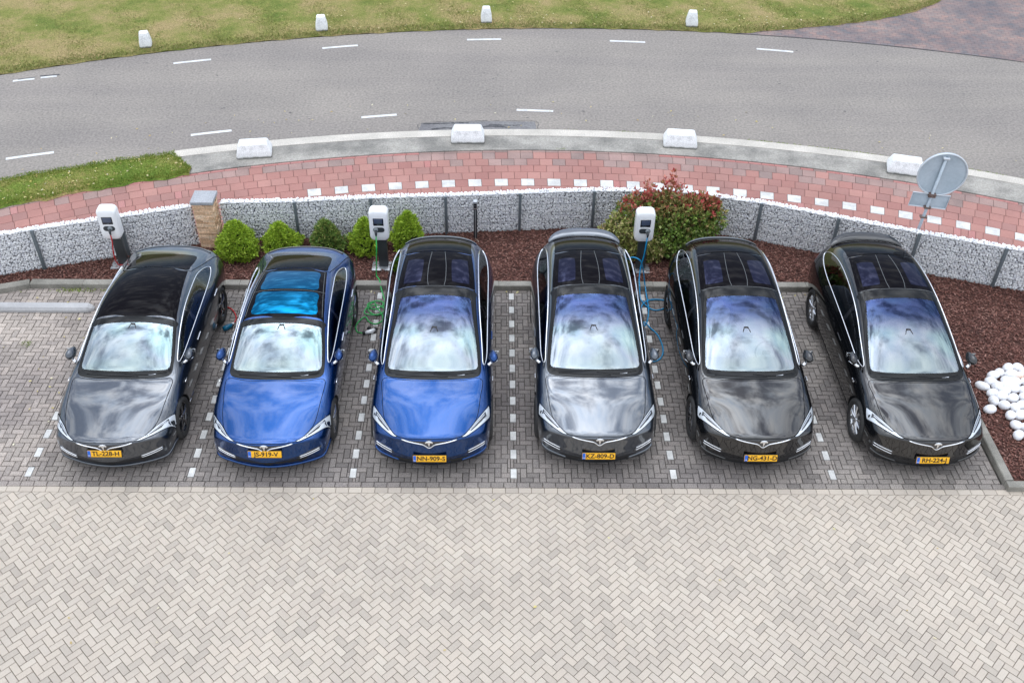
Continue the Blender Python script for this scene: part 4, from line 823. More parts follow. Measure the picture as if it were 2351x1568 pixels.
# cross-sections: y -> list of (x, z) from mid roof/bonnet edge down to the sill; point 0 is the centre line
SPEC = {
 'S': dict(nose=-.945, tail=4.04, rear=2.96, wr=.352, yn=-.6, yt=3.7,
  top=[(-.945, .685), (-.93, .715), (-.89, .735), (-.82, .752), (-.6, .795), (-.42, .832), (-.2, .872), (.05, .91), (.30, .945), (.38, .965), (.65, 1.09), (.9, 1.20), (1.15, 1.30), (1.4, 1.378), (1.7, 1.435), (2.0, 1.45), (2.3, 1.438), (2.6, 1.40), (2.9, 1.34), (3.15, 1.268), (3.4, 1.185), (3.6, 1.118), (3.75, 1.085), (3.86, 1.075), (3.93, 1.03), (4.0, .88), (4.04, .68)],
  bot=[(-.945, .30), (-.93, .20), (-.89, .155), (-.7, .15), (0, .16), (3.5, .18), (3.9, .24), (4.0, .34), (4.04, .5)],
  fx=[(-.945, .86), (-.93, .93), (-.89, .96), (-.80, .98), (-.7, .99), (-.6, 1)], fr=[(3.7, 1), (3.86, .98), (3.93, .95), (4.0, .88), (4.04, .76)],
  st={-.6: [(.35, .776), (.60, .750), (.74, .722), (.83, .690), (.885, .645), (.915, .57), (.93, .47), (.925, .36), (.90, .24), (.84, .18)],
      -.3: [(.35, .842), (.60, .820), (.74, .806), (.83, .785), (.895, .742), (.935, .67), (.96, .57), (.955, .42), (.93, .26), (.86, .18)],
      0.: [(.35, .893), (.60, .872), (.745, .862), (.84, .845), (.905, .80), (.95, .72), (.975, .60), (.97, .43), (.94, .26), (.87, .18)],
      .3: [(.36, .935), (.64, .915), (.80, .905), (.86, .888), (.90, .842), (.945, .755), (.968, .62), (.965, .43), (.93, .25), (.86, .18)],
      .65: [(.38, 1.082), (.67, 1.05), (.790, 1.005), (.842, .958), (.882, .915), (.935, .82), (.960, .67), (.958, .44), (.93, .25), (.86, .18)],
      .9: [(.38, 1.19), (.66, 1.158), (.765, 1.110), (.826, 1.022), (.880, .935), (.935, .845), (.960, .69), (.957, .44), (.93, .25), (.86, .18)],
      1.15: [(.37, 1.292), (.65, 1.258), (.747, 1.205), (.815, 1.08), (.878, .950), (.933, .86), (.959, .70), (.956, .44), (.93, .25), (.86, .18)],
      1.4: [(.36, 1.370), (.63, 1.335), (.728, 1.278), (.806, 1.125), (.877, .962), (.933, .87), (.959, .705), (.956, .44), (.93, .25), (.86, .18)],
      1.7: [(.35, 1.427), (.61, 1.390), (.712, 1.325), (.798, 1.155), (.876, .975), (.934, .88), (.960, .71), (.956, .44), (.93, .25), (.86, .18)],
      2.0: [(.34, 1.442), (.60, 1.403), (.700, 1.336), (.795, 1.165), (.876, .985), (.936, .89), (.962, .715), (.958, .44), (.93, .25), (.86, .18)],
      2.3: [(.34, 1.430), (.59, 1.390), (.690, 1.322), (.790, 1.160), (.878, .992), (.942, .895), (.968, .72), (.962, .44), (.935, .25), (.86, .18)],
      2.6: [(.33, 1.392), (.57, 1.350), (.672, 1.283), (.785, 1.140), (.880, .998), (.950, .90), (.977, .72), (.97, .45), (.94, .26), (.87, .18)],
      2.9: [(.33, 1.332), (.55, 1.292), (.655, 1.230), (.782, 1.112), (.880, 1.0), (.955, .902), (.982, .72), (.975, .46), (.945, .27), (.87, .18)],
      3.15: [(.33, 1.26), (.56, 1.222), (.66, 1.168), (.785, 1.080), (.875, .995), (.948, .898), (.977, .72), (.97, .47), (.94, .28), (.87, .19)],
      3.4: [(.34, 1.178), (.58, 1.148), (.685, 1.108), (.795, 1.048), (.865, .985), (.935, .89), (.965, .72), (.955, .48), (.92, .29), (.86, .20)],
      3.7: [(.36, 1.09), (.60, 1.070), (.715, 1.045), (.79, 1.01), (.84, .958), (.90, .87), (.93, .72), (.92, .49), (.89, .30), (.84, .22)]}),
 'X': dict(nose=-.915, tail=4.12, rear=2.965, wr=.368, yn=-.58, yt=3.75,
  top=[(-.915, .765), (-.90, .795), (-.86, .812), (-.79, .828), (-.58, .868), (-.4, .90), (-.2, .945), (0, .982), (.2, 1.018), (.28, 1.035), (.5, 1.13), (.8, 1.265), (1.1, 1.39), (1.4, 1.50), (1.7, 1.59), (2.0, 1.65), (2.3, 1.68), (2.6, 1.682), (2.9, 1.66), (3.2, 1.595), (3.5, 1.49), (3.75, 1.375), (3.9, 1.28), (3.98, 1.12), (4.07, .92), (4.12, .72)],
  bot=[(-.915, .34), (-.90, .23), (-.86, .175), (-.7, .17), (0, .18), (3.5, .20), (3.95, .28), (4.07, .38), (4.12, .52)],
  fx=[(-.915, .86), (-.90, .93), (-.86, .96), (-.78, .98), (-.68, .99), (-.58, 1)], fr=[(3.75, 1), (3.9, .98), (3.98, .95), (4.07, .88), (4.12, .76)],
  st={-.58: [(.35, .846), (.58, .818), (.74, .792), (.84, .755), (.90, .70), (.935, .62), (.95, .50), (.945, .37), (.92, .26), (.85, .20)],
      -.3: [(.35, .912), (.57, .888), (.745, .882), (.845, .852), (.91, .80), (.955, .72), (.978, .60), (.975, .43), (.945, .28), (.87, .20)],
      0.: [(.36, .968), (.58, .945), (.75, .945), (.85, .915), (.92, .86), (.968, .76), (.993, .63), (.99, .45), (.955, .28), (.88, .20)],
      .28: [(.38, 1.022), (.66, 1.002), (.81, .990), (.87, .955), (.915, .90), (.962, .80), (.988, .65), (.985, .45), (.95, .27), (.88, .20)],
      .5: [(.40, 1.118), (.70, 1.085), (.815, 1.045), (.862, 1.0), (.905, .95), (.957, .85), (.983, .69), (.98, .46), (.95, .27), (.88, .20)],
      .8: [(.40, 1.252), (.69, 1.215), (.79, 1.165), (.845, 1.08), (.902, .985), (.955, .88), (.982, .71), (.978, .46), (.95, .27), (.88, .20)],
      1.1: [(.39, 1.378), (.66, 1.34), (.760, 1.285), (.835, 1.145), (.900, 1.01), (.955, .90), (.981, .72), (.977, .46), (.95, .27), (.88, .20)],
      1.4: [(.38, 1.488), (.64, 1.448), (.738, 1.388), (.825, 1.205), (.898, 1.035), (.955, .92), (.981, .73), (.977, .46), (.95, .27), (.88, .20)],
      1.7: [(.37, 1.577), (.62, 1.534), (.718, 1.470), (.817, 1.255), (.898, 1.055), (.956, .935), (.982, .74), (.978, .46), (.95, .27), (.88, .20)],
      2.0: [(.36, 1.637), (.61, 1.592), (.704, 1.525), (.812, 1.29), (.898, 1.075), (.958, .95), (.984, .75), (.98, .46), (.95, .27), (.88, .20)],
      2.3: [(.36, 1.667), (.60, 1.620), (.694, 1.552), (.808, 1.31), (.900, 1.09), (.963, .96), (.99, .755), (.985, .47), (.955, .28), (.88, .20)],
      2.6: [(.35, 1.668), (.59, 1.622), (.685, 1.552), (.805, 1.32), (.902, 1.105), (.970, .97), (.997, .76), (.99, .48), (.96, .28), (.88, .20)],
      2.9: [(.34, 1.646), (.58, 1.600), (.674, 1.532), (.80, 1.32), (.902, 1.12), (.975, .98), (.999, .77), (.993, .49), (.96, .29), (.88, .20)],
      3.2: [(.34, 1.582), (.57, 1.538), (.665, 1.478), (.79, 1.305), (.895, 1.13), (.968, .985), (.992, .77), (.985, .50), (.95, .30), (.87, .21)],
      3.5: [(.34, 1.478), (.56, 1.438), (.660, 1.388), (.775, 1.26), (.875, 1.13), (.945, .985), (.972, .78), (.965, .52), (.93, .32), (.86, .23)],
      3.75: [(.34, 1.364), (.56, 1.328), (.665, 1.282), (.755, 1.20), (.84, 1.11), (.905, .98), (.935, .78), (.93, .54), (.90, .35), (.84, .26)]})}
def smooth_bonnet(kind, yc, zc, s0, s1):
    sp = SPEC[kind]; f = lambda y: zc - (s0 * (yc - y) + s1 / 2 * (yc - y) ** 2); n0 = sp['nose'] + .075
    sp['top'] = [k for k in sp['top'] if k[0] < sp['nose'] + .03] + [(float(y), f(y)) for y in np.linspace(n0, yc, 12)] + [k for k in sp['top'] if k[0] > yc + .03]
    a = sp['st'][yc]; y0 = min(sp['st']); b = sp['st'][y0]; da = [f(yc) - p[1] for p in a[:5]]; db = [f(y0) - p[1] for p in b[:5]]
    db = [.011, .033, .057, .088, .137]
    for y in sp['st']:
        if y <= yc: t = (yc - y) / (yc - y0); sp['st'][y][:5] = [(a[i][0] * (1 - t) + b[i][0] * t, f(y) - (da[i] * (1 - t) + db[i] * t)) for i in range(5)]
smooth_bonnet('S', .3, .945, .123, .125); smooth_bonnet('X', .28, 1.035, .14, .10)
BODY = {}
def build_body(kind):
    s = SPEC[kind]; top = pchip(s['top']); bot = pchip(s['bot']); ys = sorted(s['st']); fX = [pchip([(y, s['st'][y][i][0]) for y in ys]) for i in range(10)]; fZ = [pchip([(y, s['st'][y][i][1]) for y in ys]) for i in range(10)]
    fx = pchip(s['fx']); fr = pchip(s['fr'])
    sts = [s['nose'], s['nose'] + .012, s['nose'] + .04, s['nose'] + .09, s['nose'] + .17, s['yn'], -.45, -.3, -.12, .06, .2, .30, .42, .60, .8, 1.0, 1.25, 1.5, 1.8, 2.1, 2.4, 2.7, 2.95, 3.2, 3.4, 3.58, s['yt'], s['tail'] - .22, s['tail'] - .13, s['tail'] - .07, s['tail'] - .025, s['tail']]
    V = []; rows = []
    def wy(y, x, z):
        a = min(1, max(0, (-.05 - y) / (-.05 - s['nose']))); a = a * a * (3 - 2 * a); b = min(1, max(0, (y - 3.0) / (s['tail'] - 3.0))); b = b * b * (3 - 2 * b)
        fwd = 0.0 if y > -.5 else .035 * min(1, (-.5 - y) / .42)
        low = (.035 if kind == 'S' else .06) * a * min(1, max(0, (.42 - z) / .22))
        return y - fwd - low + .40 * a * (x / .98) ** 2.2 - .30 * b * (x / .98) ** 2.4
    for y in sts:
        pts = [(0, top(y))]
        for i in range(10):
            if y < s['yn']:
                y0 = s['yn']; r = (fZ[i](y0) - bot(y0)) / (top(y0) - bot(y0)); pts.append((fX[i](y0) * fx(y), bot(y) + r * (top(y) - bot(y))))
            elif y > s['yt']:
                y0 = s['yt']; r = (fZ[i](y0) - bot(y0)) / (top(y0) - bot(y0)); pts.append((fX[i](y0) * fr(y), bot(y) + r * (top(y) - bot(y))))
            else: pts.append((fX[i](y), fZ[i](y)))
        pts.append((0, bot(y)))
        row = []
        for x, z in pts: row.append(len(V)); V.append((x, wy(y, abs(x), z), z))
        for x, z in pts[-2:0:-1]: row.append(len(V)); V.append((-x, wy(y, abs(x), z), z))
        rows.append(row)
    F = []; k = len(rows[0])
    for a, b in zip(rows, rows[1:]):
        for i in range(k): F.append((a[i], a[(i + 1) % k], b[(i + 1) % k], b[i]))
    for row, y in ((rows[0], sts[0]), (rows[-1], sts[-1])):   # close nose and tail with a curved grid of quads
        lf = lambda i: row[(k - i) % k]; grid = [[lf(3), lf(2), lf(1), row[0], row[1], row[2], row[3]]]
        for i in range(4, 10):
            xr_, zr_ = V[row[i]][0], V[row[i]][2]; g = [lf(i)]
            for f in (-.78, -.42, 0, .42, .78): g.append(len(V)); V.append((xr_ * f, wy(y, abs(xr_ * f), zr_), zr_))
            grid.append(g + [row[i]])
        for a, b in zip(grid, grid[1:]):
            for i in range(6): F.append((a[i], a[i + 1], b[i + 1], b[i]))
        b = grid[-1]; c = row[11]; F += [(b[0], b[1], lf(10)), (b[1], b[2], c, lf(10)), (b[2], b[3], c), (b[3], b[4], c), (b[4], b[5], row[10], c), (b[5], b[6], row[10])]
    me = bpy.data.meshes.new('cage'); me.from_pydata(V, [], F); bm = bmesh.new(); bm.from_mesh(me); bmesh.ops.recalc_face_normals(bm, faces=bm.faces[:]); bm.to_mesh(me); bm.free()
    o = bpy.data.objects.new('cage', me); COL.objects.link(o); md = o.modifiers.new('s', 'SUBSURF'); md.levels = 3; md.render_levels = 3; bpy.context.view_layer.update()
    dm = bpy.data.meshes.new_from_object(o.evaluated_get(bpy.context.evaluated_depsgraph_get())); bpy.data.objects.remove(o)
    # Taubin low-pass so the bonnet, glass and roof mirror the sky without ripples
    nv_ = len(dm.vertices); co = np.empty(nv_ * 3); dm.vertices.foreach_get('co', co); co = co.reshape(-1, 3); ed = np.empty(len(dm.edges) * 2, np.int32); dm.edges.foreach_get('vertices', ed); ed = ed.reshape(-1, 2)
    nz = np.array([v.normal.z for v in dm.vertices]); wgt = np.clip((nz - .72) / .15, 0, 1)[:, None]; deg = np.bincount(ed.ravel(), minlength=nv_)[:, None]
    for it in range(90):
        for lam in (.5, -.515):
            a_ = np.zeros_like(co); np.add.at(a_, ed[:, 0], co[ed[:, 1]]); np.add.at(a_, ed[:, 1], co[ed[:, 0]]); co = co + wgt * lam * (a_ / deg - co)
    dm.vertices.foreach_set('co', co.ravel()); dm.update()
    bvh = BVHTree.FromPolygons([v.co.copy() for v in dm.vertices], [tuple(p.vertices) for p in dm.polygons])
    return dm, bvh
from mathutils.interpolate import poly_3d_calc
class Surf:
    def __init__(s, kind):
        s.dm, s.bvh = build_body(kind); s.kind = kind; s.spec = SPEC[kind]; s.vn = [v.normal.copy() for v in s.dm.vertices]
    def hit(s, a, b, axis):
        o, d = {'top': (Vector((a, b, 5)), Vector((0, 0, -1))), 'front': (Vector((a, -5, b)), Vector((0, 1, 0))), 'back': (Vector((a, 9, b)), Vector((0, -1, 0))), 'right': (Vector((5, a, b)), Vector((-1, 0, 0))), 'left': (Vector((-5, a, b)), Vector((1, 0, 0)))}[axis]
        loc, nr, ix, ds = s.bvh.ray_cast(o, d)
        if loc is None: loc, nr, ix, ds = s.bvh.find_nearest(o + d * (5 - .9 if axis != 'top' else 4.2))
        vs = s.dm.polygons[ix].vertices; w_ = poly_3d_calc([s.dm.vertices[i].co for i in vs], loc); n = Vector((0, 0, 0))
        for i, ww in zip(vs, w_): n += s.vn[i] * ww
        return loc, n.normalized()
def smooth_poly(pts, n=5): return [(p.x, p.y) for p in catmull([(a, b, 0) for a, b in pts], n, True)]
def mirror(half): return [(x, y) for x, y in half] + [(-x, y) for x, y in half[::-1] if abs(x) > 1e-4]
def patch(S, name, poly, axis, off, m, parent, sp=0.05, thick=0.012):
    n = len(poly); P = [Vector(p) for p in poly]; xs = [p.x for p in P]; ys = [p.y for p in P]; px = []
    gx = np.arange(min(xs), max(xs), sp); gy = np.arange(min(ys), max(ys), sp); GX, GY = np.meshgrid(gx, gy); GX = GX + (np.arange(GX.shape[0]) % 2)[:, None] * sp / 2; ins = inside(poly, GX.ravel(), GY.ravel())
    for x, y, k in zip(GX.ravel(), GY.ravel(), ins):
        if k and min((Vector((x, y)) - p).length for p in P) > sp * .45: px.append(Vector((x, y)))
    vo, _, fo, *_r = delaunay_2d_cdt(P + px, [], [list(range(n))], 1, 1e-5)
    V = []; NR = []
    for v in vo:
        l, nr = S.hit(v.x, v.y, axis); V.append(l + nr * off); NR.append(nr)
    F = []
    for f in fo:
        a, b, c = [V[i] for i in f[:3]]; g = (b - a).cross(c - a); F.append(tuple(f) if g.dot(NR[f[0]]) > 0 else tuple(f[::-1]))
    cnt = {}
    for f in F:
        for i in range(len(f)): e = (f[i], f[(i + 1) % len(f)]); cnt[e] = 1
    b0 = len(V); rim = [e for e in cnt if (e[1], e[0]) not in cnt]; mp_ = {}
    for e in rim:
        for i in e:
            if i not in mp_: mp_[i] = len(V); V.append(V[i] - NR[i] * thick); NR.append(NR[i])
    for a, b in rim: F.append((b, a, mp_[a], mp_[b]))
    return mk(name, V, F, m, parent, True, NR)
def ring(S, name, outer, inner, axis, off, m, parent, k=3):
    V = []; NR = []; F = []; n = len(outer)
    for a, b in zip(outer, inner):
        for j in range(k + 1):
            t = j / k; l, nr = S.hit(a[0] + (b[0] - a[0]) * t, a[1] + (b[1] - a[1]) * t, axis); V.append(l + nr * off); NR.append(nr)
    for i in range(n):
        for j in range(k):
            q = (i * (k + 1) + j, ((i + 1) % n) * (k + 1) + j, ((i + 1) % n) * (k + 1) + j + 1, i * (k + 1) + j + 1); g = (V[q[1]] - V[q[0]]).cross(V[q[2]] - V[q[0]]); F.append(q if g.dot(NR[q[0]]) > 0 else q[::-1])
    return mk(name, V, F, m, parent, True, NR)
def stube(S, name, pts, axis, r, m, parent, off=0.0, smooth=True, sides=6, closed=False, n=6, geo=False):
    p = [(q.x, q.y) for q in catmull([(a, b, 0) for a, b in pts], n, closed)] if smooth else pts; path = []
    for a, b in p: l, nr = S.hit(a, b, axis); path.append(l + nr * off)
    if geo: return tube_geo(path, r, sides, closed)
    return tube(name, path, r, m, parent, sides, closed)
def tubes(S, name, lines, axis, r, m, parent, off=0.0):
    V = []; F = []
    for l in lines:
        ax, pts = (l[0], l[1]) if isinstance(l[0], str) else (axis, l); v, f = stube(S, name, pts, ax, r, m, parent, off, geo=True); o = len(V); V += v; F += [tuple(q + o for q in g) for g in f]
    return mk(name, V, F, m, parent, True)
OUT = {'S': dict(
    wso=[(0, .275), (.35, .290), (.65, .340), (.755, .42), (.765, .58), (.745, .85), (.72, 1.08), (.705, 1.22), (.690, 1.33), (.35, 1.36), (0, 1.37)],
    wsi=[(0, .415), (.35, .43), (.63, .465), (.700, .505), (.715, .60), (.695, .85), (.668, 1.08), (.655, 1.18), (.622, 1.218), (.30, 1.245), (0, 1.25)],
    side=[(.66, .985), (.85, 1.065), (1.1, 1.155), (1.4, 1.235), (1.75, 1.285), (2.1, 1.292), (2.45, 1.268), (2.75, 1.222), (3.0, 1.150), (3.17, 1.075), (3.10, 1.045), (2.8, 1.03), (2.3, 1.022), (1.7, 1.008), (1.2, .990), (.8, .972)],
    hood=[(0, -.940), (.25, -.928), (.43, -.885), (.52, -.825), (.62, -.70), (.70, -.55), (.745, -.36), (.775, -.10), (.80, .15), (.80, .29), (.72, .33), (.45, .268), (0, .245)],
    lamp=[(.475, -.865), (.54, -.805), (.63, -.69), (.72, -.55), (.82, -.41), (.90, -.28), (.925, -.25), (.935, -.33), (.92, -.42), (.86, -.54), (.77, -.66), (.66, -.765), (.55, -.85)],
    bz=.632, hz=.70, roof=(1.335, 2.70), bp=1.72, mir=.80, mz=1.02, door1=(.50, 1.70), door2=(1.73, 2.98)),
  'X': dict(
    wso=[(0, .215), (.38, .235), (.68, .290), (.775, .37), (.785, .53), (.758, .85), (.722, 1.16), (.690, 1.5), (.678, 1.74), (.672, 1.87), (.35, 1.895), (0, 1.90)],
    wsi=[(0, .365), (.38, .38), (.65, .420), (.718, .46), (.728, .56), (.695, .88), (.655, 1.18), (.612, 1.50), (.590, 1.655), (.555, 1.695), (.27, 1.712), (0, 1.715)],
    side=[(.55, 1.045), (.8, 1.145), (1.1, 1.245), (1.4, 1.340), (1.75, 1.425), (2.1, 1.475), (2.5, 1.495), (2.85, 1.478), (3.15, 1.42), (3.40, 1.33), (3.52, 1.235), (3.35, 1.205), (2.9, 1.170), (2.3, 1.145), (1.7, 1.110), (1.2, 1.070), (.8, 1.035)],
    hood=[(0, -.905), (.25, -.895), (.43, -.855), (.54, -.785), (.64, -.64), (.72, -.49), (.76, -.30), (.785, -.06), (.81, .12), (.81, .24), (.72, .28), (.45, .215), (0, .19)],
    lamp=[(.505, -.825), (.57, -.755), (.66, -.61), (.75, -.46), (.83, -.33), (.89, -.22), (.915, -.17), (.93, -.26), (.925, -.35), (.87, -.48), (.78, -.615), (.68, -.725), (.575, -.81)],
    bz=.712, hz=.775, roof=(1.865, 2.86), bp=1.70, mir=.66, mz=1.13, door1=(.45, 1.68), door2=(1.71, 3.02))}
def cut_body(S):
    s = S.spec; O = OUT[S.kind]; bm = bmesh.new(); bm.from_mesh(S.dm); bm.normal_update(); ra = s['wr'] + .030; cz = s['wr'] - .005
    ws = np.array(smooth_poly(mirror(O['wsi']))); sd_ = smooth_poly(O['side'])
    fc = np.array([f.calc_center_median()[:] for f in bm.faces]); fn = np.array([f.normal[:] for f in bm.faces])
    k = inside([tuple(p) for p in ws * [1.04, 1]], fc[:, 0], fc[:, 1]) & (fc[:, 2] > .9) & (fn[:, 2] > .2)
    c = np.array(sd_).mean(0); shr = [tuple(c + (np.array(p) - c) * .985) for p in sd_]
    k |= inside(shr, fc[:, 1], fc[:, 2]) & (np.abs(fc[:, 0]) > .5) & (np.abs(fn[:, 0]) > .3)
    rw = O['rwin'] if 'rwin' in O else None
    for yc in (0.0, s['rear']):
        d = np.hypot(fc[:, 1] - yc, fc[:, 2] - cz); k |= (d < ra) & (np.abs(fc[:, 0]) > .62)
    bm.faces.ensure_lookup_table(); bmesh.ops.delete(bm, geom=[bm.faces[i] for i in np.nonzero(k)[0]], context='FACES')
    for v in bm.verts:   # pull the ragged arch edge onto a clean circle
        if v.is_boundary and abs(v.co.x) > .55 and v.co.z < .95:
            for yc in (0.0, s['rear']):
                dy, dz = v.co.y - yc, v.co.z - cz; r = math.hypot(dy, dz)
                if r < ra + .09 and abs(v.co.x) > .6 and (dz > -.1): v.co.y = yc + dy / r * ra; v.co.z = cz + dz / r * ra
    me = bpy.data.meshes.new('body'); bm.to_mesh(me); bm.free(); me.polygons.foreach_set('use_smooth', [True] * len(me.polygons)); return me
def merge(geos):
    V = []; F = []
    for v, f in geos: o = len(V); V += [tuple(p) for p in v]; F += [tuple(q + o for q in g) for g in f]
    return V, F
def make_wheel(root, x, y, r, side, rim_m, style):
    """side +1: outer face towards +x"""
    X = lambda h: x + side * h
    V, F = lathe_geo([(.04, -.02), (.17, -.02), (.17, .0), (.06, .0), (.06, .03), (.0, .03)], 32); w_ = mk('wheel', [(X(a), b + y, c + r) for a, b, c in V], F, K_DISC, root, True)
    rr = .262 if r > .36 else .262; V, F = lathe_geo([(rr - .008, -.16), (rr + .03, -.150), (r - .03, -.140), (r - .006, -.125), (r, -.10), (r, -.05), (r - .004, 0.0), (r, .05), (r, .075), (r - .008, .10), (r - .04, .118), (rr + .03, .122), (rr, .105), (rr - .01, .09)], 48)
    t = mk('tyre', [(X(a), b + y, c + r) for a, b, c in V], F, K_TYRE, w_, True)
    g = [lathe_geo([(rr, -.15), (rr - .03, -.14), (rr - .035, .05), (rr - .018, .085), (rr + .004, .098), (rr + .006, .09), (rr - .0, .08)], 48)]
    ns = 10 if style != 'turbine' else 5
    for i in range(ns):
        a0 = 2 * math.pi * i / ns
        for da in ((-.13, .13) if style == 'turbine' else (0,)):
            q = []; w0, w1 = (.020, .026) if style == 'turbine' else (.013, .022)
            for rad, wd, h in ((.045, w0, .075), (.15, (w0 + w1) / 2, .088), (rr - .018, w1, .080)):
                aa = a0 + da * (1 if style == 'turbine' else 0) * (rad / rr) + (.10 * rad / rr if style == 'turbine' else 0)
                for sgn, hh in ((-1, 0), (-.45, .014), (.45, .014), (1, 0)): q.append((h + hh, rad * math.cos(aa) - sgn * wd * math.sin(aa), rad * math.sin(aa) + sgn * wd * math.cos(aa)))
            g.append((q, [(j * 4 + i2, j * 4 + i2 + 1, j * 4 + i2 + 5, j * 4 + i2 + 4) for j in range(2) for i2 in range(3)]))
    g.append(lathe_geo([(.0, .10), (.032, .10), (.045, .088), (.055, .07), (.05, .04)], 24))
    V, F = merge(g); mk('rim', [(X(a), b + y, c + r) for a, b, c in V], F, rim_m, w_, True).data.set_sharp_from_angle(angle=R(40))
SURF = {}
def make_car(kind, x, y, pm, plate, label, rim=K_RIMD, style='ten', seat=K_SEATD, pano=False, spoiler=0, ws=None, cat='car', plate_dx=0.0, wiperless=False):
    if kind not in SURF: SURF[kind] = Surf(kind); SURF[kind].body = cut_body(SURF[kind])
    S = SURF[kind]; s = S.spec; O = OUT[kind]; root = empty('electric_saloon' if kind == 'S' else 'electric_suv', (x, y, 0)); tag(root, label, cat, 'electric cars parked in the charging bays')
    me = S.body.copy(); me.materials.append(pm); body = link(bpy.data.objects.new('body', me), root)
    # wheels and arches
    wx = .842 if kind == 'S' else .862
    for yc in (0.0, s['rear']):
        for sd_ in (1, -1):
            make_wheel(root, sd_ * wx, yc, s['wr'], sd_, rim, style); ra = s['wr'] + .030; cz = s['wr'] - .005; V = []; F = []; n = 28
            for i in range(n + 1):
                a = R(-22 + 224 * i / n); py, pz = yc + ra * math.cos(a), cz + ra * math.sin(a); l, nr = S.hit(py, max(pz, .2), 'right' if sd_ > 0 else 'left'); V += [(l.x, py, pz), (sd_ * .60, py, pz)]
                if i: q = 2 * i; F.append((q - 2, q, q + 1, q - 1))
            c = len(V); V.append((sd_ * .60, yc, cz)); F += [(c, 2 * i + 1, 2 * i + 3) for i in range(n)]
            mk('wheel_arch', V, F, K_MATT, root)
    # glazing
    wo = smooth_poly(mirror(O['wso'])); wi = smooth_poly(mirror(O['wsi'])); mg = [tuple(np.array(i_) * .9 + np.array(o_) * .1) for i_, o_ in zip(wi, wo)]
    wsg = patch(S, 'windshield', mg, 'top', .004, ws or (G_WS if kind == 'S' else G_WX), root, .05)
    ring(S, 'glass_border', wo, wi, 'top', .006, K_FRIT, wsg)
    mx_l, mx_n = S.hit(0, O['wsi'][-1][1] - .035, 'top'); yb = 1.12 if kind == 'S' else 1.02; ml, _n = S.hit(0, yb, 'top')
    mir = boxm('rear_view_mirror', (.25, .03, .07), K_INT, root, (0, ml.y + .02, ml.z - .11), .012); boxm('mirror_mount', (.09, .12, .05), K_INT, mir, (0, ml.y + .05, ml.z - .04), .01)
    yc_ = 1.215 if kind == 'S' else 1.10
    patch(S, 'sensor_housing', [(-.035, yc_ + .02), (.035, yc_ + .02), (.045, yc_ - .01), (.070, yc_ - .085), (.056, yc_ - .08), (.028, yc_ - .012), (-.028, yc_ - .012), (-.056, yc_ - .08), (-.070, yc_ - .085), (-.045, yc_ - .01)], 'top', .0055, K_MATT, wsg, .03, .002)
    for sx in (-1, 1): tube('mirror_arm', [(sx * .03, ml.y + .06, ml.z - .035), (sx * .075, ml.y - .06, ml.z - .03)], .008, K_INT, mir)
    sp_ = smooth_poly(O['side'])
    for ax, sd_ in (('right', 1), ('left', -1)):
        g = patch(S, 'side_window', sp_, ax, .003, G_SIDE, root, .06); stube(S, 'chrome_trim', O['side'], ax, .0095, K_CHROME, g, .005, closed=True)
        for yy, wd in ((O['bp'], .05), ((2.62 if kind == 'S' else 2.75), .018)):
            zt = [b for a, b in O['side']]; up = np.interp(yy, [a for a, b in O['side'][:10]], zt[:10]); lo = np.interp(yy, [a for a, b in O['side'][:9:-1]], zt[:9:-1]); patch(S, 'window_pillar', [(yy - wd, lo), (yy + wd, lo), (yy + wd * .8, up), (yy - wd * .8, up)], ax, .0065, K_BLACK, g, .08, .004)
        # doors, handles, seams
        d0, d1 = O['door1']; e0, e1_ = O['door2']; zb = np.interp(1.0, [a for a, b in O['side'][:9:-1]], zt[:9:-1]) - .05; zl = .30
        p1 = [(d0 + .04, zb - .07), (d0 - .02, .62), (d0 - .0, zl + .02), (d0 + .1, zl - .02), (d1, zl - .02), (d1, zb + .01)]
        p2 = [(e0, zb + .01), (e0, zl - .02), (e1_ - .62, zl - .01), (e1_ - .50, zl + .12), (e1_ - .36, zl + .30), (e1_ - .14, .74), (e1_, zb + .02)]
        for nm, p in (('front_door', p1), ('rear_door', p2)):
            d = patch(S, nm, p, ax, .002, pm, root, .08, .006); stube(S, 'shut_line', p + p[:1], ax, .0045, K_SEAM, d, .002, smooth=False)
            hy = p[-1][0] if nm == 'rear_door' else d1; hz = zb - .10; hy -= .30 if nm == 'front_door' else .36
            if kind == 'S' or nm == 'front_door': stube(S, 'door_handle', [(hy, hz), (hy + .1, hz + .004), (hy + .21, hz + .008)], ax, .009, K_CHROME if kind == 'S' else pm, d, .006)
        stube(S, 'sill_trim', [(.45, .275), (1.2, .268), (2.2, .268), (2.5, .275)], ax, .014, K_CHROME if kind == 'S' and sd_ > 0 else pm, root, -.002)
        boxm('fender_repeater', (.012, .10, .03), K_CHROME, root, (sd_ * (.955 if kind == 'S' else .975), .455, .76 if kind == 'S' else .83), .004)
        # door mirror
        mb_ = bmesh.new(); bmesh.ops.create_uvsphere(mb_, u_segments=20, v_segments=12, radius=1)
        for v in mb_.verts:
            c = v.co.copy(); t = max(0.0, (c.y + 1) / 2); v.co = Vector((c.x * .088 * (1 - .55 * t ** 1.5) * (.75 + .25 * abs(c.x)) - sd_ * .035 * t, c.y * .145, c.z * .085 * (1 - .25 * t) + .015 * c.x * sd_))
        bmesh.ops.translate(mb_, vec=(sd_ * (.985 if kind == 'S' else 1.0), O['mir'] + .02, O['mz']), verts=mb_.verts); mm = bpy.data.meshes.new('door_mirror'); mb_.to_mesh(mm); mb_.free(); mm.materials.append(pm); mm.polygons.foreach_set('use_smooth', [True] * len(mm.polygons))
        mo = link(bpy.data.objects.new('door_mirror', mm), root); bx = .90 if kind == 'S' else .92
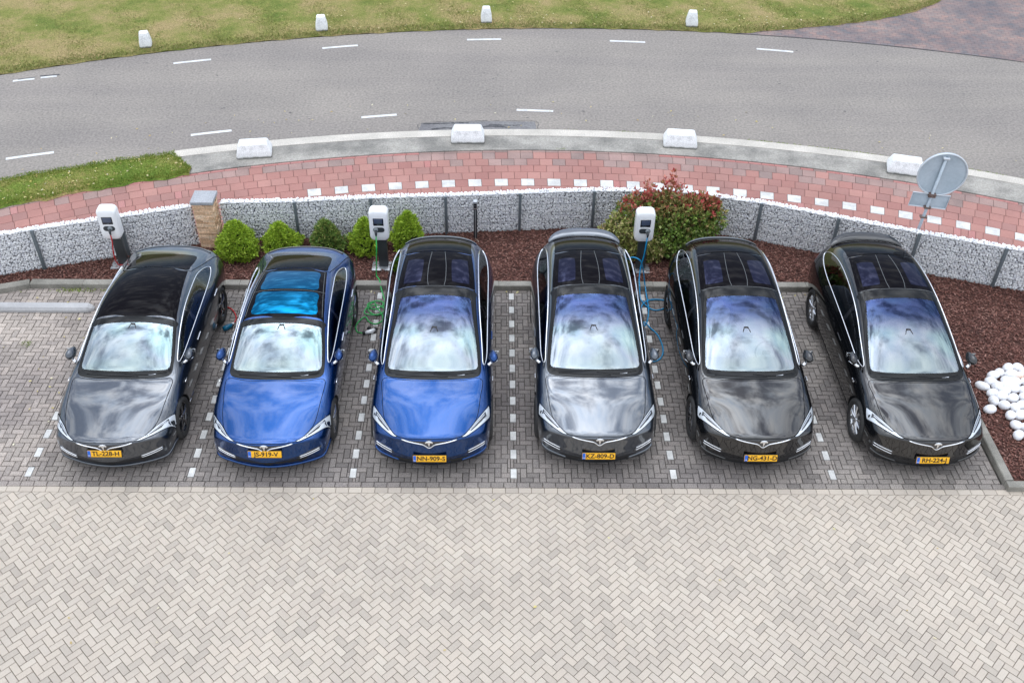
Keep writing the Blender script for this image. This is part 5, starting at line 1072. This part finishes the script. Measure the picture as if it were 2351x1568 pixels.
        V, F = tube_geo([(sd_ * (bx - .02), O['mir'] - .10, O['mz'] - .10), (sd_ * (bx + .03), O['mir'] - .055, O['mz'] - .085), (sd_ * (bx + .075), O['mir'] + .0, O['mz'] - .055)], [.030, .024, .020], 10); mk('mirror_arm', V, F, K_CHROME, mo, True)
        tube('indicator', [(sd_ * (bx + .02), O['mir'] - .075, O['mz'] - .035), (sd_ * (bx + .10), O['mir'] - .10, O['mz'] - .03), (sd_ * (bx + .15), O['mir'] - .045, O['mz'] - .02)], .007, K_CHROME, mo); boxm('mirror_glass', (.11, .004, .095), K_MIRG, mo, (sd_ * (bx + .105), O['mir'] + .087, O['mz']), .002)
    # bonnet, lamps
    hp = mirror(O['hood']); hood = patch(S, 'bonnet', smooth_poly(hp, 3), 'top', .003, pm, root, .055); stube(S, 'shut_line', hp, 'top', .0055, K_SEAM, hood, .001, closed=True, n=3)
    for i_, (a_, b_) in enumerate(O['lamp'][8:13]):   # slim the lamp from its lower edge
        u_ = O['lamp'][5 - i_]; O['slim'] = O.get('slim', []) + [(a_ * .84 + u_[0] * .16, b_ * .84 + u_[1] * .16)] if len(O.get('slim', [])) < 5 else O['slim']
    LAMP = O['lamp'][:8] + O['slim']
    for sd_ in (1, -1):
        lp_ = [(a * sd_, b) for a, b in LAMP]; lo_ = smooth_poly(lp_, 4); c = np.array(lp_).mean(0); lm = patch(S, 'headlight', lo_, 'top', .005, K_LAMP, root, .04)
        stube(S, 'lamp_edge', lo_, 'top', .005, K_SEAM, lm, .004, smooth=False, closed=True)
        up = O['lamp'][1:6]; dn_ = LAMP[8:13][::-1]
        def lerp(t, u):   # t along the lamp, u from the bonnet side (0) to the bumper side (1)
            i = min(int(t * 4), 3); f = t * 4 - i; a = np.array(up[i]) * (1 - f) + np.array(up[i + 1]) * f; b = np.array(dn_[i]) * (1 - f) + np.array(dn_[i + 1]) * f; p = a * (1 - u) + b * u; return (p[0] * sd_, p[1])
        if sd_ > 0 or True:
            lens = [lerp(t, .17) for t in (.12, .35, .6, .86)] + [lerp(t, .66) for t in (.88, .6, .35, .20)]; ln = patch(S, 'lens', lens, 'top', .0065, K_LENS, lm, .04, .003)
            stube(S, 'reflector', [lerp(t, .33) for t in (.14, .4, .65, .80)], 'top', .009, K_BRT, ln, .006)
        # washer cap and lower fog strips
        fz = .39 if kind == 'S' else .455; w0, w1 = (.50, .80) if kind == 'S' else (.60, .86)
        rec = [(sd_ * (w0 - .04), fz - .055), (sd_ * (w1 - .02), fz - .02), (sd_ * (w1 + .03), fz + .05), (sd_ * (w1 - .1), fz + .055), (sd_ * w0, fz + .005)]
        fg = patch(S, 'bumper_recess', rec, 'front', .004, K_BLACK, root, .04, .004)
        for dz in ((0, -.034) if kind == 'S' else (.012, -.034)): stube(S, 'chrome_strip', [(sd_ * w0, fz + dz - .008), (sd_ * ((w0 + w1) / 2), fz + dz + .012), (sd_ * w1, fz + dz + .034)], 'front', .0075, K_CHROME, fg, .008)
        patch(S, 'washer_cover', [(sd_ * (.74 + .09 * math.cos(a)), O['hz'] - .10 + .022 * math.sin(a)) for a in np.linspace(0, 2 * math.pi, 13)[:-1]], 'front', .002, pm, root, .04, .004)
    # nose: slit, chrome wing line, emblem
    z0 = O['bz']; zh = O['hz']; W = .43
    wing = [(-W, z0 + .050), (-.27, z0 + .030), (-.14, z0 + .012), (-.08, z0 - .006), (0, z0 - .070), (.08, z0 - .006), (.14, z0 + .012), (.27, z0 + .030), (W, z0 + .050)]
    patch(S, 'nose_slit', wing[:4] + [(0, z0 - .05)] + wing[5:] + [(W, z0 + .072), (0, z0 + .080), (-W, z0 + .072)], 'front', .003, K_BLACK, root, .05, .004)
    V, F = stube(S, '', wing, 'front', .010, None, None, .008, n=4, geo=True); mk('chrome_wing', V, F, K_CHROME, root, True)
    em = [(-.062, z0 + .052), (-.035, z0 + .066), (0, z0 + .070), (.035, z0 + .066), (.062, z0 + .052), (.052, z0 + .034), (.024, z0 + .044), (.017, z0 + .034), (.0, z0 - .045), (-.017, z0 + .034), (-.024, z0 + .044), (-.052, z0 + .034)]
    patch(S, 'emblem', em, 'front', .018, K_CHROME, root, .02, .006)
    # lower intake, splitter
    iz = (.20, .375) if kind == 'S' else (.235, .315); patch(S, 'air_intake', smooth_poly([(-.60, iz[1]), (-.3, iz[1] - .005), (.3, iz[1] - .005), (.62, iz[1]), (.50, iz[0]), (0, iz[0] - .004), (-.50, iz[0])], 3), 'front', .003, K_MATT, root, .06)
    if kind == 'S': stube(S, 'splitter', [(-.90, .235), (-.84, .215), (-.70, .198), (-.50, .188), (-.25, .186), (0, .186), (.25, .186), (.50, .188), (.70, .198), (.84, .215), (.90, .235)], 'front', .026, pm, root, .022)
    else:
        stube(S, 'splitter', [(-.80, .225), (-.6, .212), (-.3, .206), (0, .206), (.3, .206), (.6, .212), (.80, .225)], 'front', .010, K_MATT, root, .010)
        for sd_ in (1, -1): stube(S, 'bumper_fin', [(sd_ * .50, .252), (sd_ * .66, .285), (sd_ * .80, .325), (sd_ * .88, .355)], 'front', .020, pm, root, .0)
    # number plate
    pz = .54 if kind == 'S' else .435; ymin = min(S.hit(xx, pz + dz, 'front')[0].y for xx in (0, .2) for dz in (-.07, -.03, 0, .05)); tl_ = R(20 if kind == 'S' else 18)
    pl = boxm('number_plate', (.52, .012, .112), K_PLATE, root, (0, 0, 0), .004); pl.location = (plate_dx, ymin - .028, pz); pl.rotation_euler = (-tl_, 0, 0)
    bb = boxm('country_band', (.046, .004, .104), K_PBLUE, pl, (-.233, -.0075, 0), .001); text_obj('country_letters', 'NL', .03, K_TXTW, bb, (-.233, -.011, -.03), (R(90), 0, 0), .0008)
    text_obj('lettering', plate, .105, K_TXT, pl, (.022, -.0075, 0), (R(90), 0, 0), .001, .0022, 1.02); boxm('plate_holder', (.54, .02, .13), K_MATT, pl, (0, .014, 0), .004)
    # roof
    r0, r1 = O['roof']; xr = (lambda yy: np.interp(yy, [1.3, 2.0, 2.4, 2.7, 2.86], [.685, .625, .59, .56, .545] if kind == 'S' else [.68, .660, .63, .60, .585]))
    rp = [(-xr(r0), r0), (0, r0 + .008), (xr(r0), r0)] + [(xr(v), v) for v in np.linspace(r0, r1, 5)[1:-1]] + [(xr(r1), r1), (xr(r1) * .5, r1 + .03), (0, r1 + .04), (-xr(r1) * .5, r1 + .03), (-xr(r1), r1)] + [(-xr(v), v) for v in np.linspace(r1, r0, 5)[1:-1]]
    roof = patch(S, 'roof_panel', rp, 'top', .004, K_ROOF, root, .07)
    K_LINE = K_GLINE
    if kind == 'S' and pano:
        for a, b in ((1.46, 1.95), (2.07, 2.60)):
            q = [(-xr(a) + .13, a), (-.25, a - .012), (0, a - .016), (.25, a - .012), (xr(a) - .13, a), (xr((a + b) / 2) - .125, (a + b) / 2), (xr(b) - .12, b), (.2, b + .02), (-.2, b + .02), (-xr(b) + .12, b), (-xr((a + b) / 2) + .125, (a + b) / 2)]
            rr_ = []
            for i, p in enumerate(q): rr_.append(p)
            patch(S, 'roof_window', smooth_poly(q, 3), 'top', .008, K_CYAN, roof, .07, .003)
        tubes(S, 'roof_seam', [[(-xr(2.01) - .0, 2.0), (0, 2.02), (xr(2.01), 2.0)], [(-xr(1.4) + .035, 1.42), (-xr(2) + .035, 2.0), (-xr(2.65) + .035, 2.66)], [(xr(1.4) - .035, 1.42), (xr(2) - .035, 2.0), (xr(2.65) - .035, 2.66)]], 'top', .005, K_LINE, roof, .006)
    elif kind == 'X':
        for sd_ in (1, -1):
            q = [(.29, 2.03), (.40, 2.012), (.545, 2.01), (.560, 2.05), (.545, 2.30), (.520, 2.60), (.505, 2.635), (.40, 2.65), (.28, 2.63), (.245, 2.58), (.25, 2.3), (.265, 2.07)]
            patch(S, 'roof_window', smooth_poly([(a * sd_, b) for a, b in q], 3), 'top', .007, K_PURP, roof, .06, .003)
            stube(S, 'door_seam', [(sd_ * .135, 1.93), (sd_ * .155, 2.1), (sd_ * .150, 2.45), (sd_ * .115, 2.87)], 'top', .0055, K_LINE, roof, .005)
        stube(S, 'cross_seam', [(-.655, 1.905), (0, 1.915), (.655, 1.905)], 'top', .0055, K_LINE, roof, .006)
    # rear window, tail
    if kind == 'S': rq = [(0, 2.78), (.30, 2.77), (.54, 2.75), (.555, 2.9), (.56, 3.15), (.52, 3.38), (.30, 3.42), (0, 3.43)]
    else: rq = [(0, 2.93), (.30, 2.92), (.565, 2.89), (.57, 3.1), (.565, 3.4), (.55, 3.66), (.30, 3.70), (0, 3.71)]
    patch(S, 'rear_window', smooth_poly(mirror(rq), 4), 'top', .004, K_ROOF, root, .07)
    if kind == 'S':
        tubes(S, 'tailgate_seam', [[(.60, 2.72), (.68, 3.1), (.74, 3.4), (.80, 3.62), (.86, 3.72)], [(-.60, 2.72), (-.68, 3.1), (-.74, 3.4), (-.80, 3.62), (-.86, 3.72)], [(-.60, 2.72), (0, 2.755), (.60, 2.72)]], 'top', .0055, K_SEAM, root, .001)
        stube(S, 'spoiler_lip', [(-.70, 3.66), (-.45, 3.78), (0, 3.83), (.45, 3.78), (.70, 3.66)], 'top', .016, K_BLACK if pano else pm, root, .004)
    else:
        tubes(S, 'tailgate_seam', [[(-.60, 2.885), (0, 2.91), (.60, 2.885)]], 'top', .0055, K_SEAM, root, .001); V = []; F = []; lift = {0: -.01, 1: .045}[spoiler]
        for i in range(25):
            u = -1 + 2 * i / 24; xx = u * .66; yb_ = 3.72 - .16 * abs(u) ** 2.2; l, nr = S.hit(xx, yb_, 'top'); e = 1 - .55 * abs(u) ** 6; ch = (.21 if spoiler else .08) * e
            for t, h in ((0, .004), (.12, .022), (.6, .028), (1, .014), (1, .002), (.5, -.004), (0, -.012)): V.append((xx, l.y + t * ch, l.z + h + lift * e * (.45 + .55 * t) - .10 * t * ch * (0 if spoiler else 1)))
            if i:
                b = 7 * i
                for j in range(7): F.append((b - 7 + j, b + j, b + (j + 1) % 7, b - 7 + (j + 1) % 7))
        sp2 = mk('spoiler', V, F + [tuple(range(7)), tuple(range(len(V) - 1, len(V) - 8, -1))], pm if spoiler else K_BLACK, root, True); sp2.data.set_sharp_from_angle(angle=R(50))
    for sd_ in (1, -1): patch(S, 'tail_light', smooth_poly([(sd_ * .46, (.90 if kind == 'S' else 1.02)), (sd_ * .70, (.93 if kind == 'S' else 1.05)), (sd_ * .84, (.90 if kind == 'S' else 1.02)), (sd_ * .82, (.83 if kind == 'S' else .93)), (sd_ * .6, (.83 if kind == 'S' else .93))], 3), 'back', .004, K_TAIL, root, .05)
    # charge flap seam on the rear flank, cabin
    cab = boxm('cabin', (1.50, 2.9, .05), K_INT, root, (0, 1.75, .42), .01); boxm('cabin_side', (.04, 2.9, .42), K_INT, cab, (.84, 1.75, .64), .01); boxm('cabin_side', (.04, 2.9, .42), K_INT, cab, (-.84, 1.75, .64), .01)
    hgt = 0 if kind == 'S' else .10
    boxm('dashboard', (1.45, .42, .20), K_INT, root, (0, .66, .80 + hgt * .7), .07, seg=4); boxm('cabin_back', (1.4, .05, .5), K_INT, cab, (0, 3.2, .7), .01); boxm('firewall', (1.5, .06, .5), K_INT, cab, (0, .45, .62), .01)
    st_ = tube('steering_wheel', [(-.0 + .36 + .185 * math.cos(a), .90 + .07 * math.sin(a), .93 + hgt + .17 * math.sin(a)) for a in np.linspace(0, 2 * math.pi, 25)[:-1]], .014, K_INT if seat is K_SEATD else K_SEATD, root, 8, True); boxm('wheel_hub', (.14, .05, .08), K_INT, st_, (.36, .89, .92 + hgt), .02)
    for sx, sy in ((.37, 1.45), (-.37, 1.45), (.37, 2.45), (-.37, 2.45)):
        se = boxm('seat', (.50, .50, .14), seat, root, (sx, sy - .10, .60 + hgt), .05, seg=4); boxm('seat_back', (.48, .14, .56), seat, se, (sx, sy + .26, .90 + hgt), .05, Matrix.Rotation(R(-14), 3, 'X'), seg=4); boxm('headrest', (.24, .10, .17), seat, se, (sx, sy + .36, 1.20 + hgt), .04, Matrix.Rotation(R(-14), 3, 'X'), seg=4)
    # wiper at the foot of the screen
    wy0 = O['wso'][0][1]; tubes(S, 'wiper', [[(-.60, wy0 + .11), (-.2, wy0 + .065), (.25, wy0 + .055)], [(.02, wy0 + .10), (.35, wy0 + .085), (.68, wy0 + .16)]], 'top', .0055, K_MATT, wsg, .012)
    patch(S, 'sticker', [(.40, wy0 + .085), (.52, wy0 + .102), (.52, wy0 + .117), (.40, wy0 + .10)], 'top', .008, K_TXTW, wsg, .05, .001)
    return root
make_car('S', -6.04, 11.73, P_GREY, 'TL-228-H', 'leftmost car, a dark grey saloon with black roof glass and yellow plate TL-228-H', K_RIMD, 'turbine')
make_car('S', -3.57, 11.73, P_BLUE, 'JS-919-V', 'deep blue saloon with two bright blue roof windows and yellow plate JS-919-V', K_RIMS, 'turbine', pano=True)
make_car('X', -1.02, 11.73, P_BLUE, 'NN-909-S', 'deep blue tall car with a panoramic windscreen and yellow plate NN-909-S', K_RIMD)
make_car('X', 1.635, 11.80, P_GREY2, 'KZ-809-D', 'graphite grey tall car with raised spoiler and yellow plate KZ-809-D', K_RIMD, spoiler=1)
make_car('X', 4.19, 11.77, P_BLACK, 'NG-431-D', 'black tall car with pale seats and yellow plate NG-431-D, second from the right', K_RIMD, seat=K_SEATW)
make_car('X', 6.91, 11.74, P_BLACK, 'RH-224-J', 'rightmost car, black and tall with silver spoked wheels and yellow plate RH-224-J', K_RIMS, spoiler=1)
